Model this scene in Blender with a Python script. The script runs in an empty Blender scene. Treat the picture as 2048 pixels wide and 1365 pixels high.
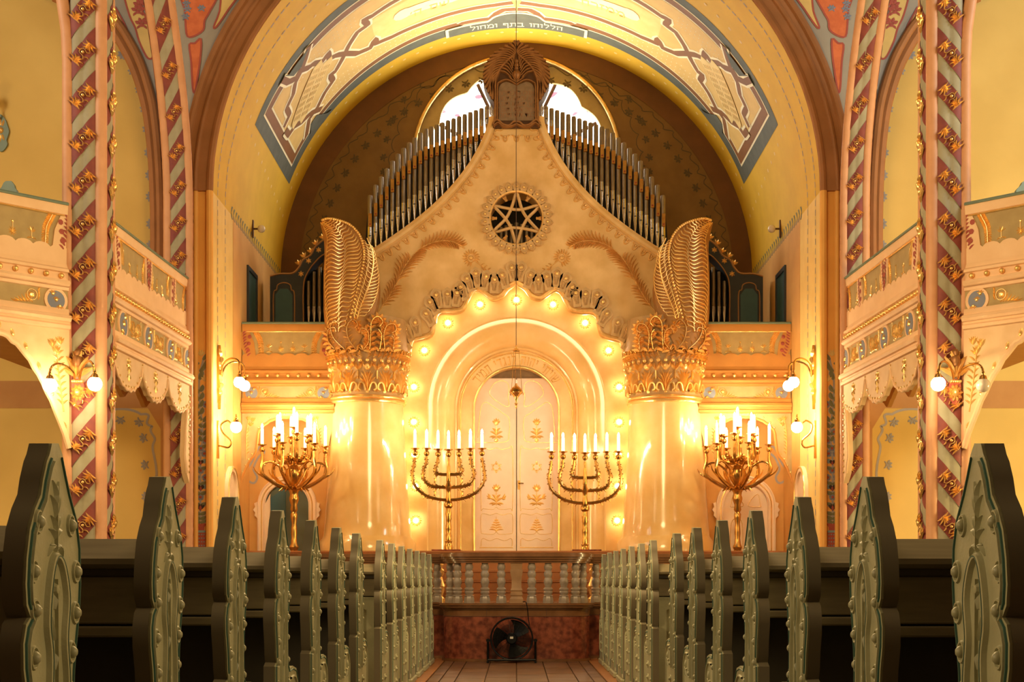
import bpy, math, random
from mathutils import Vector, Matrix, geometry
random.seed(7)
SC = bpy.context.scene
COL = SC.collection
PI = math.pi
# ------------------------------------------------------------------ camera
F = 2844.0; CX = 1033.0; CY = 1160.0; EYE = 0.919
cam = bpy.data.cameras.new('camera'); cam.sensor_width = 36.0; cam.lens = F / 2048 * 36
cam.shift_x = -(CX - 1024) / 2048; cam.shift_y = (CY - 682.5) / 2048
cam.clip_start = .05; cam.clip_end = 200
co = bpy.data.objects.new('camera', cam); COL.objects.link(co)
co.location = (0, 0, EYE); co.rotation_euler = (PI / 2, 0, 0)
SC.camera = co
# ------------------------------------------------------------------ world and large lights
SC.view_settings.view_transform = 'Standard'; SC.view_settings.look = 'None'
SC.view_settings.gamma = 1.0; SC.view_settings.use_curve_mapping = False
SC.view_settings.exposure = 0.34
W = bpy.data.worlds.new('world'); SC.world = W; W.use_nodes = True
W.node_tree.nodes['Background'].inputs[0].default_value = (1.0, .62, .30, 1)
W.node_tree.nodes['Background'].inputs[1].default_value = 0.06
def area(name, loc, target, sx, sy, power, col):
    l = bpy.data.lights.new(name, 'AREA'); l.shape = 'RECTANGLE'; l.size = sx; l.size_y = sy
    l.energy = power; l.color = col
    o = bpy.data.objects.new(name, l); COL.objects.link(o); o.location = loc
    o.rotation_euler = (Vector(target) - Vector(loc)).to_track_quat('-Z', 'Y').to_euler()
    return o
def spot(name, loc, target, power, col, ang, blend=.6, rad=.15):
    l = bpy.data.lights.new(name, 'SPOT'); l.energy = power; l.color = col
    l.spot_size = math.radians(ang); l.spot_blend = blend; l.shadow_soft_size = rad
    o = bpy.data.objects.new(name, l); COL.objects.link(o); o.location = loc
    o.rotation_euler = (Vector(target) - Vector(loc)).to_track_quat('-Z', 'Y').to_euler()
    return o
# the dome chandelier and dome windows over the nave, behind and above the frame
area('dome_light', (0, 5.0, 11.0), (0, 18.0, 4.0), 5, 4, 60, (1.0, .68, .32))
def point(name, loc, power, col, rad):
    l = bpy.data.lights.new(name, 'POINT'); l.energy = power; l.color = col; l.shadow_soft_size = rad
    o = bpy.data.objects.new(name, l); COL.objects.link(o); o.location = loc; return o
point('nave_chandelier', (0, 9.6, 4.6), 600, (1.0, .68, .32), .8)
area('aisle_end_light', (-8.9, 12.5, 1.9), (-5.4, 17.7, 1.9), 1.2, 1.6, 95, (1.0, .70, .30))  # pair of added lights for the end walls under the galleries
area('aisle_end_light', (8.9, 12.5, 1.9), (5.4, 17.7, 1.9), 1.2, 1.6, 290, (1.0, .78, .36))
# added side lights, out of view, that brighten the aisle faces of the pews
area('aisle_window_light', (-9.1, 3.6, 3.6), (0, 3.8, .8), 2.5, 3.0, 420, (1.0, .74, .42))
area('aisle_window_light', (9.1, 3.6, 3.6), (0, 3.8, .8), 2.5, 3.0, 420, (1.0, .74, .42))
# daylight of the gallery windows, and a warm fill added on the left
area('window_daylight', (-8.6, 10.5, 8.0), (5.5, 17.4, 6.5), 1.6, 3.0, 110, (.95, .95, 1.0))
area('window_daylight', (8.6, 11.5, 7.6), (6.4, 17.7, 6.8), 1.6, 3.0, 220, (.90, .97, 1.0))
area('window_daylight', (-8.6, 11.5, 7.6), (-6.4, 17.7, 6.8), 1.6, 3.0, 70, (1.0, .82, .50))  # added warm fill for the left gallery wall
# flood lamp on top of the organ case that lights the vault
spot('vault_floodlight', (0, 20.75, 6.9), (0, 19.9, 9.4), 360, (1.0, .72, .30), 140, 1.0, .25)

# ------------------------------------------------------------------ helpers
def P(px, py, Y): return Vector(((px - CX) * Y / F, Y, EYE + (CY - py) * Y / F))
def PX(px, Y): return (px - CX) * Y / F
def PZ(py, Y): return EYE + (CY - py) * Y / F
def lerp(a, b, t): return a + (b - a) * t
def smooth_path(pts, n=8, closed=False):
    pts = [Vector(p) for p in pts]; out = []; N = len(pts)
    rng = range(N if closed else N - 1)
    for i in rng:
        p0 = pts[i - 1] if (i > 0 or closed) else pts[0] * 2 - pts[1]
        p1 = pts[i]; p2 = pts[(i + 1) % N]
        p3 = pts[(i + 2) % N] if (i + 2 < N or closed) else p2 * 2 - p1
        for k in range(n):
            t = k / n
            out.append(.5 * ((2 * p1) + (p2 - p0) * t + (2 * p0 - 5 * p1 + 4 * p2 - p3) * t * t + (3 * p1 - p0 - 3 * p2 + p3) * t ** 3))
    if not closed: out.append(pts[-1])
    return out
def densify(pts, step):
    out = []
    for i in range(len(pts) - 1):
        a = Vector(pts[i]); b = Vector(pts[i + 1]); n = max(1, int((b - a).length / step))
        for k in range(n): out.append(a.lerp(b, k / n))
    out.append(Vector(pts[-1])); return out
def plane(o, u, v, n):
    o = Vector(o); u = Vector(u); v = Vector(v); n = Vector(n)
    return lambda a, b, h: o + u * a + v * b + n * h
def front(Y): return lambda x, z, h: Vector((x, Y - h, z))           # relief on a wall facing the camera
def cyl(cx, cy, r, a0=0.0):                                          # relief around a pillar, u = arc length, 0 faces the camera
    def f(u, v, h):
        rr = r(v) if callable(r) else r
        a = u / (r(0) if callable(r) else r) + a0
        return Vector((cx + (rr + h) * math.sin(a), cy - (rr + h) * math.cos(a), v))
    return f
class MB:
    def __init__(s, xf=None): s.v = []; s.f = []; s.m = []; s.xf = xf; s.mi = 0
    def add(s, vs, fs):
        b = len(s.v)
        for p in vs:
            s.v.append(tuple(s.xf(*p)) if s.xf else tuple(p))
        for f in fs: s.f.append([b + i for i in f]); s.m.append(s.mi)
        return s
    def box(s, x0, x1, y0, y1, z0, z1):
        return s.add([(x0,y0,z0),(x1,y0,z0),(x1,y1,z0),(x0,y1,z0),(x0,y0,z1),(x1,y0,z1),(x1,y1,z1),(x0,y1,z1)],
                     [(0,3,2,1),(4,5,6,7),(0,1,5,4),(1,2,6,5),(2,3,7,6),(3,0,4,7)])
    def bbox(s, x0, x1, y0, y1, z0, z1, b=.008):                        # box with chamfered edges
        vs = []; 
        for (z, i) in ((z0, b), (z0 + b, 0), (z1 - b, 0), (z1, b)):
            vs += [(x0+i+b*0,y0+i,z),(x1-i,y0+i,z),(x1-i,y1-i,z),(x0+i,y1-i,z)]
        fs = [(3,2,1,0),(12,13,14,15)]
        for k in range(3):
            for j in range(4): a = k*4+j; c = k*4+(j+1)%4; fs.append((a, c, c+4, a+4))
        return s.add(vs, fs)
    def prism(s, poly, d0, d1, holes=(), mp=None):                      # poly (a,b) extruded along h from d0 to d1
        mp = mp or (lambda a, b, h: (a, b, h))
        loops = [list(poly)] + [list(h) for h in holes]
        flat = [p for l in loops for p in l]; n = len(flat)
        if holes: tr = geometry.tessellate_polygon([[Vector((p[0], p[1], 0)) for p in l] for l in loops])
        else: tr = [tuple(range(n))]
        vs = [mp(p[0], p[1], d0) for p in flat] + [mp(p[0], p[1], d1) for p in flat]
        fs = [tuple(t) for t in tr] + [tuple(n + i for i in reversed(t)) for t in tr]
        b = 0
        for l in loops:
            k = len(l)
            for i in range(k): j = (i + 1) % k; fs.append((b+j, b+i, n+b+i, n+b+j))
            b += k
        return s.add(vs, fs)
    def lathe(s, prof, c=(0, 0, 0), n=16, a0=0, a1=2 * PI, axis='z'):
        full = abs(a1 - a0 - 2 * PI) < 1e-6; cols = n if full else n + 1
        vs = []; fs = []
        for (r, h) in prof:
            for k in range(cols):
                a = a0 + (a1 - a0) * k / n
                q = (r * math.cos(a), r * math.sin(a), h)
                if axis == 'y': q = (q[0], q[2], q[1])
                vs.append((c[0] + q[0], c[1] + q[1], c[2] + q[2]))
        for i in range(len(prof) - 1):
            for k in range(n if full else n):
                k2 = (k + 1) % cols
                if axis == 'y': fs.append((i*cols+k2, i*cols+k, (i+1)*cols+k, (i+1)*cols+k2))
                else: fs.append((i*cols+k, i*cols+k2, (i+1)*cols+k2, (i+1)*cols+k))
        return s.add(vs, fs)
    def sphere(s, c, r, n=10, m=6, sx=1, sy=1, sz=1):
        vs = [(c[0], c[1], c[2] - r * sz)]; fs = []
        for i in range(1, m):
            a = -PI / 2 + PI * i / m
            for k in range(n):
                t = 2 * PI * k / n
                vs.append((c[0] + r*sx*math.cos(a)*math.cos(t), c[1] + r*sy*math.cos(a)*math.sin(t), c[2] + r*sz*math.sin(a)))
        vs.append((c[0], c[1], c[2] + r * sz)); L = len(vs) - 1
        for k in range(n):
            k2 = (k + 1) % n
            fs.append((0, 1 + k2, 1 + k)); fs.append((L, L - n + k, L - n + k2))
            for i in range(m - 2): a = 1 + i * n; fs.append((a + k, a + k2, a + n + k2, a + n + k))
        return s.add(vs, fs)
    def tube(s, pts, r, n=6, closed=False, flat=1.0):
        pts = [Vector(p) for p in pts]; N = len(pts); vs = []; fs = []
        up = Vector((0, 0, 1)); prev = None
        for i, p in enumerate(pts):
            if closed: t = (pts[(i + 1) % N] - pts[i - 1])
            else: t = pts[min(i + 1, N - 1)] - pts[max(i - 1, 0)]
            if t.length < 1e-9: t = Vector((0, 0, 1))
            t.normalize()
            if prev is None:
                a = t.orthogonal().normalized() if abs(t.z) > .95 else t.cross(up).normalized()
            else:
                a = prev - t * prev.dot(t)
                if a.length < 1e-6: a = t.orthogonal()
                a.normalize()
            prev = a; b = t.cross(a)
            rr = r[i] if isinstance(r, (list, tuple)) else (r(i / max(1, N - 1)) if callable(r) else r)
            for k in range(n):
                q = 2 * PI * k / n
                vs.append(tuple(p + a * rr * math.cos(q) + b * rr * flat * math.sin(q)))
        for i in range(N if closed else N - 1):
            for k in range(n):
                k2 = (k + 1) % n; j = (i + 1) % N
                fs.append((i*n+k, i*n+k2, j*n+k2, j*n+k))
        if not closed:
            fs.append(tuple(range(n - 1, -1, -1))); fs.append(tuple((N-1)*n + k for k in range(n)))
        return s.add(vs, fs)
    # ---- relief primitives in (u, v, h)
    def leaf(s, p0, p1, w, h=.02, bend=0.0, n=5, h0=0.0):
        a = Vector((p0[0], p0[1])); b = Vector((p1[0], p1[1])); d = b - a; q = Vector((-d.y, d.x))
        c = (a + b) / 2 + q * bend; vs = []; fs = []
        for i in range(n + 1):
            t = i / n
            p = a * (1-t)**2 + c * 2*t*(1-t) + b * t*t
            g = (c - a) * (1-t) + (b - c) * t
            if g.length < 1e-9: g = d
            g.normalize(); m = Vector((-g.y, g.x))
            ww = w * (math.sin(PI * min(1, t * .88 + .12)) ** .7 if t < 1 else .05) * .5 + w * .03
            hh = h * (.35 + .65 * math.sin(PI * min(1, t * .9 + .1)))
            l = p + m * ww; r = p - m * ww
            vs += [(l.x, l.y, h0), (p.x, p.y, h0 + hh), (r.x, r.y, h0)]
        for i in range(n):
            k = i * 3
            fs += [(k, k+1, k+4, k+3), (k+1, k+2, k+5, k+4)]
        return s.add(vs, fs)
    def stroke(s, pts, w, h=.01, h0=0.0, closed=False):
        pts = [Vector((p[0], p[1])) for p in pts]; N = len(pts); vs = []; fs = []
        for i, p in enumerate(pts):
            t = (pts[(i+1) % N] - pts[i-1]) if closed else pts[min(i+1, N-1)] - pts[max(i-1, 0)]
            if t.length < 1e-9: t = Vector((1, 0))
            t.normalize(); m = Vector((-t.y, t.x))
            ww = (w(i / max(1, N-1)) if callable(w) else w) * .5
            a = p + m*ww; b = p + m*ww*.45; c = p - m*ww*.45; d = p - m*ww
            vs += [(a.x, a.y, h0), (b.x, b.y, h0 + h), (c.x, c.y, h0 + h), (d.x, d.y, h0)]
        for i in range(N if closed else N - 1):
            k = i*4; j = ((i+1) % N)*4
            for q in range(3): fs.append((k+q, k+q+1, j+q+1, j+q))
        return s.add(vs, fs)
    def ribbon(s, pts, w, h0=0.0, closed=False):                       # flat painted band
        pts = [Vector((p[0], p[1])) for p in pts]; N = len(pts); vs = []; fs = []
        for i, p in enumerate(pts):
            t = (pts[(i+1) % N] - pts[i-1]) if closed else pts[min(i+1, N-1)] - pts[max(i-1, 0)]
            if t.length < 1e-9: t = Vector((1, 0))
            t.normalize(); m = Vector((-t.y, t.x)) * (w * .5)
            a = p + m; d = p - m
            vs += [(a.x, a.y, h0), (d.x, d.y, h0)]
        for i in range(N if closed else N - 1):
            k = i*2; j = ((i+1) % N)*2; fs.append((k, k+1, j+1, j))
        return s.add(vs, fs)
    def dome(s, c, r, h=.02, n=10, rings=3, h0=0.0, sy=1.0):
        vs = []; fs = []
        for i in range(rings):
            a = PI / 2 * i / rings
            for k in range(n):
                t = 2*PI*k/n
                vs.append((c[0] + r*math.cos(a)*math.cos(t), c[1] + r*sy*math.cos(a)*math.sin(t), h0 + h*math.sin(a)))
        vs.append((c[0], c[1], h0 + h))
        for i in range(rings - 1):
            for k in range(n): k2 = (k+1) % n; fs.append((i*n+k, i*n+k2, (i+1)*n+k2, (i+1)*n+k))
        for k in range(n): fs.append(((rings-1)*n+k, (rings-1)*n+(k+1) % n, rings*n))
        return s.add(vs, fs)
    def poly(s, pts, h0=0.0): return s.add([(p[0], p[1], h0) for p in pts], [tuple(range(len(pts)))])
    def build(s, name, mats, parent=None, smooth=35, kind=None, label=None):
        off = Vector((0, 0, 0)); q = parent
        while q is not None: off += q.location; q = q.parent
        me = bpy.data.meshes.new(name)
        me.from_pydata([(v[0]-off.x, v[1]-off.y, v[2]-off.z) for v in s.v], [], s.f)
        if not isinstance(mats, (list, tuple)): mats = [mats]
        for m in mats: me.materials.append(M[m] if isinstance(m, str) else m)
        if len(mats) > 1: me.polygons.foreach_set('material_index', s.m)
        if smooth:
            me.polygons.foreach_set('use_smooth', [True] * len(me.polygons))
            me.set_sharp_from_angle(angle=math.radians(smooth))
        me.update()
        o = bpy.data.objects.new(name, me); COL.objects.link(o)
        if parent: setpar(o, parent)
        if kind: o['kind'] = kind
        if label: o['label'] = label
        return o
def thing(name, label, cat, loc=(0, 0, 0), group=None, kind=None):
    o = bpy.data.objects.new(name, None); COL.objects.link(o); o.location = loc
    o.empty_display_size = .1
    o['label'] = label
    if cat: o['category'] = cat
    if group: o['group'] = group
    if kind: o['kind'] = kind
    return o
def tag(o, label=None, cat=None, group=None, kind=None):
    if label: o['label'] = label
    if cat: o['category'] = cat
    if group: o['group'] = group
    if kind: o['kind'] = kind
    return o
def copy_tree(o, parent=None):
    c = o.copy(); COL.objects.link(c)
    c.parent = None
    if parent: setpar(c, parent)
    for ch in KIDS(o): copy_tree(ch, c)
    return c
REG = {}
def setpar(o, p):
    o.parent = p; REG.setdefault(p.name, []).append(o)
def KIDS(o): return list(REG.get(o.name, []))
def inst(src_mesh, name, parent, mat4):                               # cheap repeat sharing mesh data
    o = bpy.data.objects.new(name, src_mesh); COL.objects.link(o); setpar(o, parent)
    off = Vector((0, 0, 0)); q = parent
    while q is not None: off += q.location; q = q.parent
    o.matrix_local = Matrix.Translation(-off) @ mat4
    return o
def meshdata(mb, name, mats, smooth=35):
    o = mb.build(name, mats, None, smooth); me = o.data; bpy.data.objects.remove(o); return me
def frame_mat(o, u, v, n):
    m = Matrix.Identity(4)
    for i in range(3): m[i][0] = u[i]; m[i][1] = v[i]; m[i][2] = n[i]; m[i][3] = o[i]
    return m
def arc(cx, cy, r, a0, a1, n): return [(cx + r*math.cos(lerp(a0, a1, i/n)), cy + r*math.sin(lerp(a0, a1, i/n))) for i in range(n+1)]
def mir(pts): return [(-p[0], p[1]) for p in reversed(pts)]
def text2d(txt, size):
    cu = bpy.data.curves.new('t', 'FONT'); cu.body = txt[::-1]; cu.size = size; cu.align_x = 'CENTER'; cu.resolution_u = 3
    o = bpy.data.objects.new('t', cu); COL.objects.link(o)
    dg = bpy.context.evaluated_depsgraph_get(); dg.update()
    me = o.evaluated_get(dg).to_mesh()
    vs = [tuple(v.co) for v in me.vertices]; fs = [tuple(p.vertices) for p in me.polygons]
    o.evaluated_get(dg).to_mesh_clear(); bpy.data.objects.remove(o)
    return vs, fs
# square Hebrew letters as broad pen strokes: (width, polylines) in a box one unit high
GLY = {'ה': (.78, [[(0, 1), (.7, 1)], [(.66, 1), (.66, 0)], [(.1, .62), (.1, 0)]]), 'ל': (.66, [[(.05, 1.5), (.05, 1), (.58, 1), (.6, .7), (.28, 0)]]),
 'ו': (.26, [[(0, 1), (.18, 1), (.18, 0)]]), 'ב': (.8, [[(0, 1), (.6, 1), (.6, 0)], [(0, 0), (.78, 0)]]), 'ת': (.84, [[(.05, 1), (.74, 1), (.74, 0)], [(.2, 1), (.2, .05), (0, 0)]]),
 'ף': (.7, [[(.3, .55), (.03, .6), (.05, 1), (.6, 1), (.62, -.45)]]), 'מ': (.86, [[(.34, 0), (.78, 0), (.78, .78), (.62, 1), (.36, 1), (.2, .72)], [(0, 1), (.2, .72), (.06, 0)]]),
 'ח': (.78, [[(0, 1), (.68, 1), (.68, 0)], [(.1, 1), (.1, 0)]]), 'ש': (.92, [[(0, 1), (.08, 0), (.55, 0), (.84, .55), (.84, 1)], [(.06, .35), (.42, .52), (.42, 1)]]),
 'י': (.26, [[(0, 1), (.18, 1), (.16, .55)]]), 'נ': (.5, [[(.1, 1), (.38, 1), (.38, 0), (0, 0)]]), 'ג': (.54, [[(.1, 1), (.34, 1), (.37, .4), (.5, 0)], [(.37, .36), (.05, 0)]]),
 'ד': (.72, [[(0, 1), (.7, 1)], [(.56, 1), (.56, 0)]]), 'ז': (.38, [[(0, 1), (.36, 1)], [(.18, 1), (.14, 0)]]), 'ר': (.66, [[(0, 1), (.46, 1), (.58, .84), (.58, 0)]]),
 'ם': (.78, [[(0, 1), (.68, 1), (.68, 0), (.1, 0), (.1, 1)]]), '׳': (.16, [[(.1, 1), (0, .72)]]), ' ': (.42, [])}
def hebrew(txt, height, gap=.22, pen=.16):                            # quads of all strokes, centred, read right to left
    x = 0; quads = []
    for ch in txt:
        w, pls = GLY[ch]; x -= w
        for pl in pls:
            for a, b in zip(pl, pl[1:]):
                a = Vector((a[0] + x, a[1])); b = Vector((b[0] + x, b[1])); d = (b - a).normalized(); n = Vector((-d.y, d.x))*pen*.5*(1.25 if abs(d.x) > .8 else .85)
                a2 = a - d*pen*.45; b2 = b + d*pen*.45; quads.append([a2 + n, b2 + n, b2 - n, a2 - n])
        x -= gap
    W_ = -x - gap
    return [[Vector(((p.x + W_*.5)*height, p.y*height)) for p in q] for q in quads], W_*height
# ------------------------------------------------------------------ materials
M = {}
def mat(name, col, rough=.6, metal=0.0, col2=None, scale=6.0, bump=0.0, bscale=None, emit=None, estr=0.0, detail=4.0, spec=.5, lo=.35, hi=.65, coat=0.0, aniso=None):
    m = bpy.data.materials.new(name); m.use_nodes = True; nt = m.node_tree; b = nt.nodes['Principled BSDF']
    b.inputs['Base Color'].default_value = (*col, 1); b.inputs['Roughness'].default_value = rough
    b.inputs['Metallic'].default_value = metal; b.inputs['Specular IOR Level'].default_value = spec
    b.inputs['Coat Weight'].default_value = coat
    if col2 is None: col2 = tuple(c * .86 for c in col)
    tc = nt.nodes.new('ShaderNodeTexCoord'); nz = nt.nodes.new('ShaderNodeTexNoise')
    nz.inputs['Scale'].default_value = scale; nz.inputs['Detail'].default_value = detail
    src = tc.outputs['Object']
    if aniso:
        mp = nt.nodes.new('ShaderNodeMapping'); mp.inputs['Scale'].default_value = aniso
        nt.links.new(src, mp.inputs[0]); src = mp.outputs[0]
    nt.links.new(src, nz.inputs['Vector'])
    rp = nt.nodes.new('ShaderNodeValToRGB')
    rp.color_ramp.elements[0].position = lo; rp.color_ramp.elements[0].color = (*col, 1)
    rp.color_ramp.elements[1].position = hi; rp.color_ramp.elements[1].color = (*col2, 1)
    nt.links.new(nz.outputs['Fac'], rp.inputs[0]); nt.links.new(rp.outputs[0], b.inputs['Base Color'])
    if bump:
        n2 = nt.nodes.new('ShaderNodeTexNoise'); n2.inputs['Scale'].default_value = bscale or scale * 6
        n2.inputs['Detail'].default_value = 3
        nt.links.new(src, n2.inputs['Vector'])
        bp = nt.nodes.new('ShaderNodeBump'); bp.inputs['Strength'].default_value = bump; bp.inputs['Distance'].default_value = .01
        nt.links.new(n2.outputs['Fac'], bp.inputs['Height']); nt.links.new(bp.outputs[0], b.inputs['Normal'])
    if emit:
        b.inputs['Emission Color'].default_value = (*emit, 1); b.inputs['Emission Strength'].default_value = estr
    M[name] = m; return m
mat('stone', (.86, .56, .22), .3, col2=(.70, .41, .12), scale=3.0, bump=.12, bscale=18, detail=6)
mat('stone_polish', (.88, .60, .26), .16, col2=(.78, .48, .16), scale=2.5, detail=6, coat=.3)
mat('stone_gilt', (.84, .50, .16), .36, .35, col2=(.70, .39, .10), scale=20, bump=.2, bscale=60)
mat('gold', (1.0, .68, .25), .27, .6, col2=(.90, .54, .15), scale=12, bump=.12, bscale=60)
mat('brass', (.66, .37, .10), .25, .95, col2=(.46, .24, .06), scale=9)
mat('bronze_dark', (.13, .055, .016), .5, .4, col2=(.09, .038, .011), scale=9, bump=.1)
mat('bronze', (.38, .17, .05), .40, .45, col2=(.28, .12, .034), scale=14, bump=.2, bscale=50)
mat('tablet', (.27, .17, .08), .6, .15, col2=(.21, .13, .06), scale=14, bump=.15)
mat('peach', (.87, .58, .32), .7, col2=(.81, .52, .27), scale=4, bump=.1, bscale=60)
mat('peach_dim', (.56, .25, .05), .7, col2=(.50, .215, .04), scale=4, bump=.1, bscale=60)  # darker copy of peach, dim light put into the colour
mat('olive', (.45, .33, .14), .8, col2=(.39, .28, .115), scale=8, bump=.08, bscale=80)
mat('shaft', (.68, .34, .16), .55, col2=(.62, .30, .135), scale=6, bump=.1, bscale=60)
mat('core_olive', (.40, .36, .23), .75, col2=(.34, .30, .18), scale=6, bump=.1, bscale=60)
mat('band_red', (.26, .055, .035), .65, col2=(.20, .04, .03), scale=10)
mat('arch_brown', (.40, .165, .05), .7, col2=(.34, .14, .04), scale=4, bump=.1, bscale=60)  # same paint as the pier; the arch's shade is put into the colour
mat('pier', (.88, .46, .10), .75, col2=(.82, .41, .085), scale=3, bump=.1, bscale=60)
mat('jamb', (.84, .60, .20), .75, col2=(.78, .53, .16), scale=3, bump=.1, bscale=60)
mat('jamb_orange', (.70, .38, .10), .75, col2=(.64, .33, .08), scale=3, bump=.1, bscale=60)
mat('vault', (.74, .46, .02), .75, col2=(.68, .41, .016), scale=3, bump=.08, bscale=60)
mat('vault_orange', (.74, .44, .08), .75, col2=(.68, .40, .07), scale=3)
mat('back_wall', (.21, .115, .033), .85, col2=(.18, .095, .026), scale=4, bump=.1, bscale=60)
mat('back_trim', (.17, .07, .02), .8, col2=(.14, .06, .017), scale=4)
mat('aisle_yellow', (.68, .46, .13), .85, col2=(.62, .41, .11), scale=1.5, bump=.06, bscale=60)
mat('aisle_brown', (.50, .25, .08), .8, col2=(.44, .21, .065), scale=3)
mat('web_grey', (.36, .32, .25), .8, col2=(.32, .28, .22), scale=3, bump=.1, bscale=60)
mat('paint_orange', (.68, .17, .05), .7, col2=(.58, .13, .035), scale=14)
mat('paint_yellow', (.72, .50, .16), .7, col2=(.66, .45, .14), scale=6)
mat('paint_red', (.40, .08, .05), .7)
mat('paint_cream', (.84, .64, .26), .7, col2=(.78, .57, .21), scale=5)
mat('paint_tan', (.76, .52, .16), .7, col2=(.70, .47, .14), scale=5)
mat('paint_brown', (.24, .085, .005), .7)
mat('paint_white', (.95, .88, .62), .6, col2=(.92, .84, .56))
mat('paint_slate', (.115, .125, .10), .75, col2=(.09, .10, .08))
mat('paint_blue', (.22, .24, .30), .75)
mat('paint_sky', (.22, .34, .36), .75)
mat('paint_leaf', (.20, .20, .09), .75)
mat('paint_darkleaf', (.10, .065, .025), .8)
mat('paint_stencil', (.40, .36, .33), .8)
mat('paint_black', (.05, .025, .02), .7)
mat('pew_green', (.41, .40, .225), .5, col2=(.35, .34, .185), scale=7, bump=.1, bscale=70)
mat('pew_edge', (.17, .14, .08), .55, col2=(.16, .135, .075), scale=9)  # darker than the pew face, shade of the near edge put into the colour
mat('pew_teal', (.05, .13, .09), .5)
mat('pew_desk', (.24, .20, .105), .5, col2=(.19, .155, .08), scale=5, aniso=(1, 8, 8))
mat('pew_dark', (.05, .04, .022), .6, col2=(.04, .032, .018), scale=5)
mat('steel', (.55, .53, .48), .3, 1.0)
mat('marble_red', (.34, .095, .05), .18, col2=(.13, .032, .02), scale=15, detail=12, lo=.36, hi=.64, coat=.3)
mat('marble_brown', (.25, .115, .045), .26, col2=(.17, .075, .028), scale=6, detail=8, coat=.3)
mat('marble_step', (.42, .17, .06), .3, col2=(.34, .13, .045), scale=6, detail=8)
mat('baluster_stone', (.34, .28, .21), .3, col2=(.26, .21, .16), scale=14, detail=6)
mat('tile_a', (.22, .105, .048), .45, col2=(.15, .07, .03), scale=6, bump=.08)
mat('tile_b', (.18, .085, .04), .45, col2=(.125, .058, .027), scale=6, bump=.08)
mat('tile_orange', (.42, .17, .05), .45)
mat('grout', (.10, .055, .03), .8)
mat('floor_wood', (.10, .06, .03), .6, col2=(.07, .04, .02), scale=4, aniso=(8, 1, 1))
mat('door_cream', (.80, .62, .46), .55, col2=(.76, .57, .41), scale=5)
mat('door_white', (.86, .66, .44), .5, col2=(.82, .61, .40), scale=5)
mat('door_green', (.10, .12, .08), .5, col2=(.08, .10, .06), scale=5)
mat('door_teal', (.04, .11, .12), .5)
mat('dark_case', (.025, .03, .032), .5, col2=(.018, .022, .024), scale=6)
mat('case_trim', (.42, .22, .08), .5, .4)
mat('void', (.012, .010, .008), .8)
mat('pipe_tin', (.40, .34, .25), .42, .85, col2=(.28, .23, .16), scale=16, aniso=(6, 6, .6))
mat('pipe_mouth', (.80, .78, .72), .22, 1.0)
mat('pipe_gold', (.62, .32, .07), .35, .9, col2=(.48, .22, .045), scale=14)
mat('pipe_dot', (.35, .06, .02), .5)
mat('plastic_black', (.006, .007, .008), .45, col2=(.005, .006, .007), spec=.25)
mat('label_white', (.8, .8, .7), .5)
mat('gallery_green', (.16, .22, .15), .5)
mat('pedestal', (.34, .20, .09), .55, col2=(.27, .15, .065), scale=8)
mat('capital_ground', (.48, .30, .12), .6, col2=(.40, .24, .09), scale=9)  # grey-brown ground, darkened to put crevice shade between the ornaments
mat('plume_ground', (.42, .20, .05), .45, .4, col2=(.32, .15, .035), scale=9)  # darker gold that paints the shade of the grooves between the barbs
mat('feather_stone', (.72, .45, .17), .45, col2=(.60, .36, .12), scale=16)
mat('valance', (.76, .52, .27), .75, col2=(.70, .46, .23), scale=6)
mat('stencil_blue', (.34, .31, .29), .8)
mat('tablet_text', (.33, .15, .06), .5, .3)
mat('candle', (.95, .86, .66), .5, emit=(1.0, .72, .36), estr=1.6)  # tube glows by itself, the bulb's light put into the material
mat('candle_white', (.85, .80, .70), .5)
mat('bulb_ring', (1, .95, .8), .3, emit=(1.0, .84, .58), estr=44.0)
mat('bulb_flame', (1, .9, .7), .3, emit=(1.0, .80, .50), estr=225.0)
mat('bulb_globe', (1, .95, .85), .3, emit=(1.0, .78, .46), estr=72.0)
mat('globe_off', (.75, .62, .45), .12, spec=.8)
mat('glass_white', (1, 1, 1), .3, emit=(1.0, .96, .84), estr=6.0)
mat('glass_blue', (.3, .5, .9), .3, emit=(.45, .62, .95), estr=1.6)
mat('glass_pink', (.9, .3, .4), .3, emit=(.95, .22, .32), estr=1.3)
mat('glass_gold', (.9, .7, .2), .3, emit=(1.0, .78, .25), estr=3.0)
mat('glass_green', (.3, .8, .6), .3, emit=(.40, .85, .65), estr=1.6)
# ------------------------------------------------------------------ the shell of the room
VR = 3.714; VZ = 5.67; YA = 17.4; YB = 22.4
def struct(mb, name, m, label=None, parent=None, smooth=35):
    return mb.build(name, m, parent, smooth, kind='structure', label=label)
# floor with aisle tiles
fl = struct(MB().box(-9.5, 9.5, -5, 23, -.12, -.015), 'floor', 'grout', 'dark floor under the pews and the tiled aisle')
MB().box(-9, -.95, -5, 16.6, -.015, .0).build('floor_boards', 'floor_wood', fl)
MB().box(.95, 9, -5, 16.6, -.015, .0).build('floor_boards', 'floor_wood', fl)
xe = [-.81, -.70, -.56, -.29, 0, .29, .56, .70, .81]
for side in (-1, 1): MB().bbox(min(side*.82, side*.945), max(side*.82, side*.945), 8, 16.6, -.02, .001, .003).build('border_tile', 'tile_orange', fl, 0)
for i in range(8):
    y = 10.9 + (i % 2) * .12
    while y < 16.5:
        y2 = min(y + .47, 16.6)
        MB().bbox(xe[i] + .004, xe[i+1] - .004, y, y2 - .008, -.02, 0.0 + random.uniform(-.001, .001), .003).build('floor_tile', random.choice(['tile_a', 'tile_b']), fl, 0)
        y = y2
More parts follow.
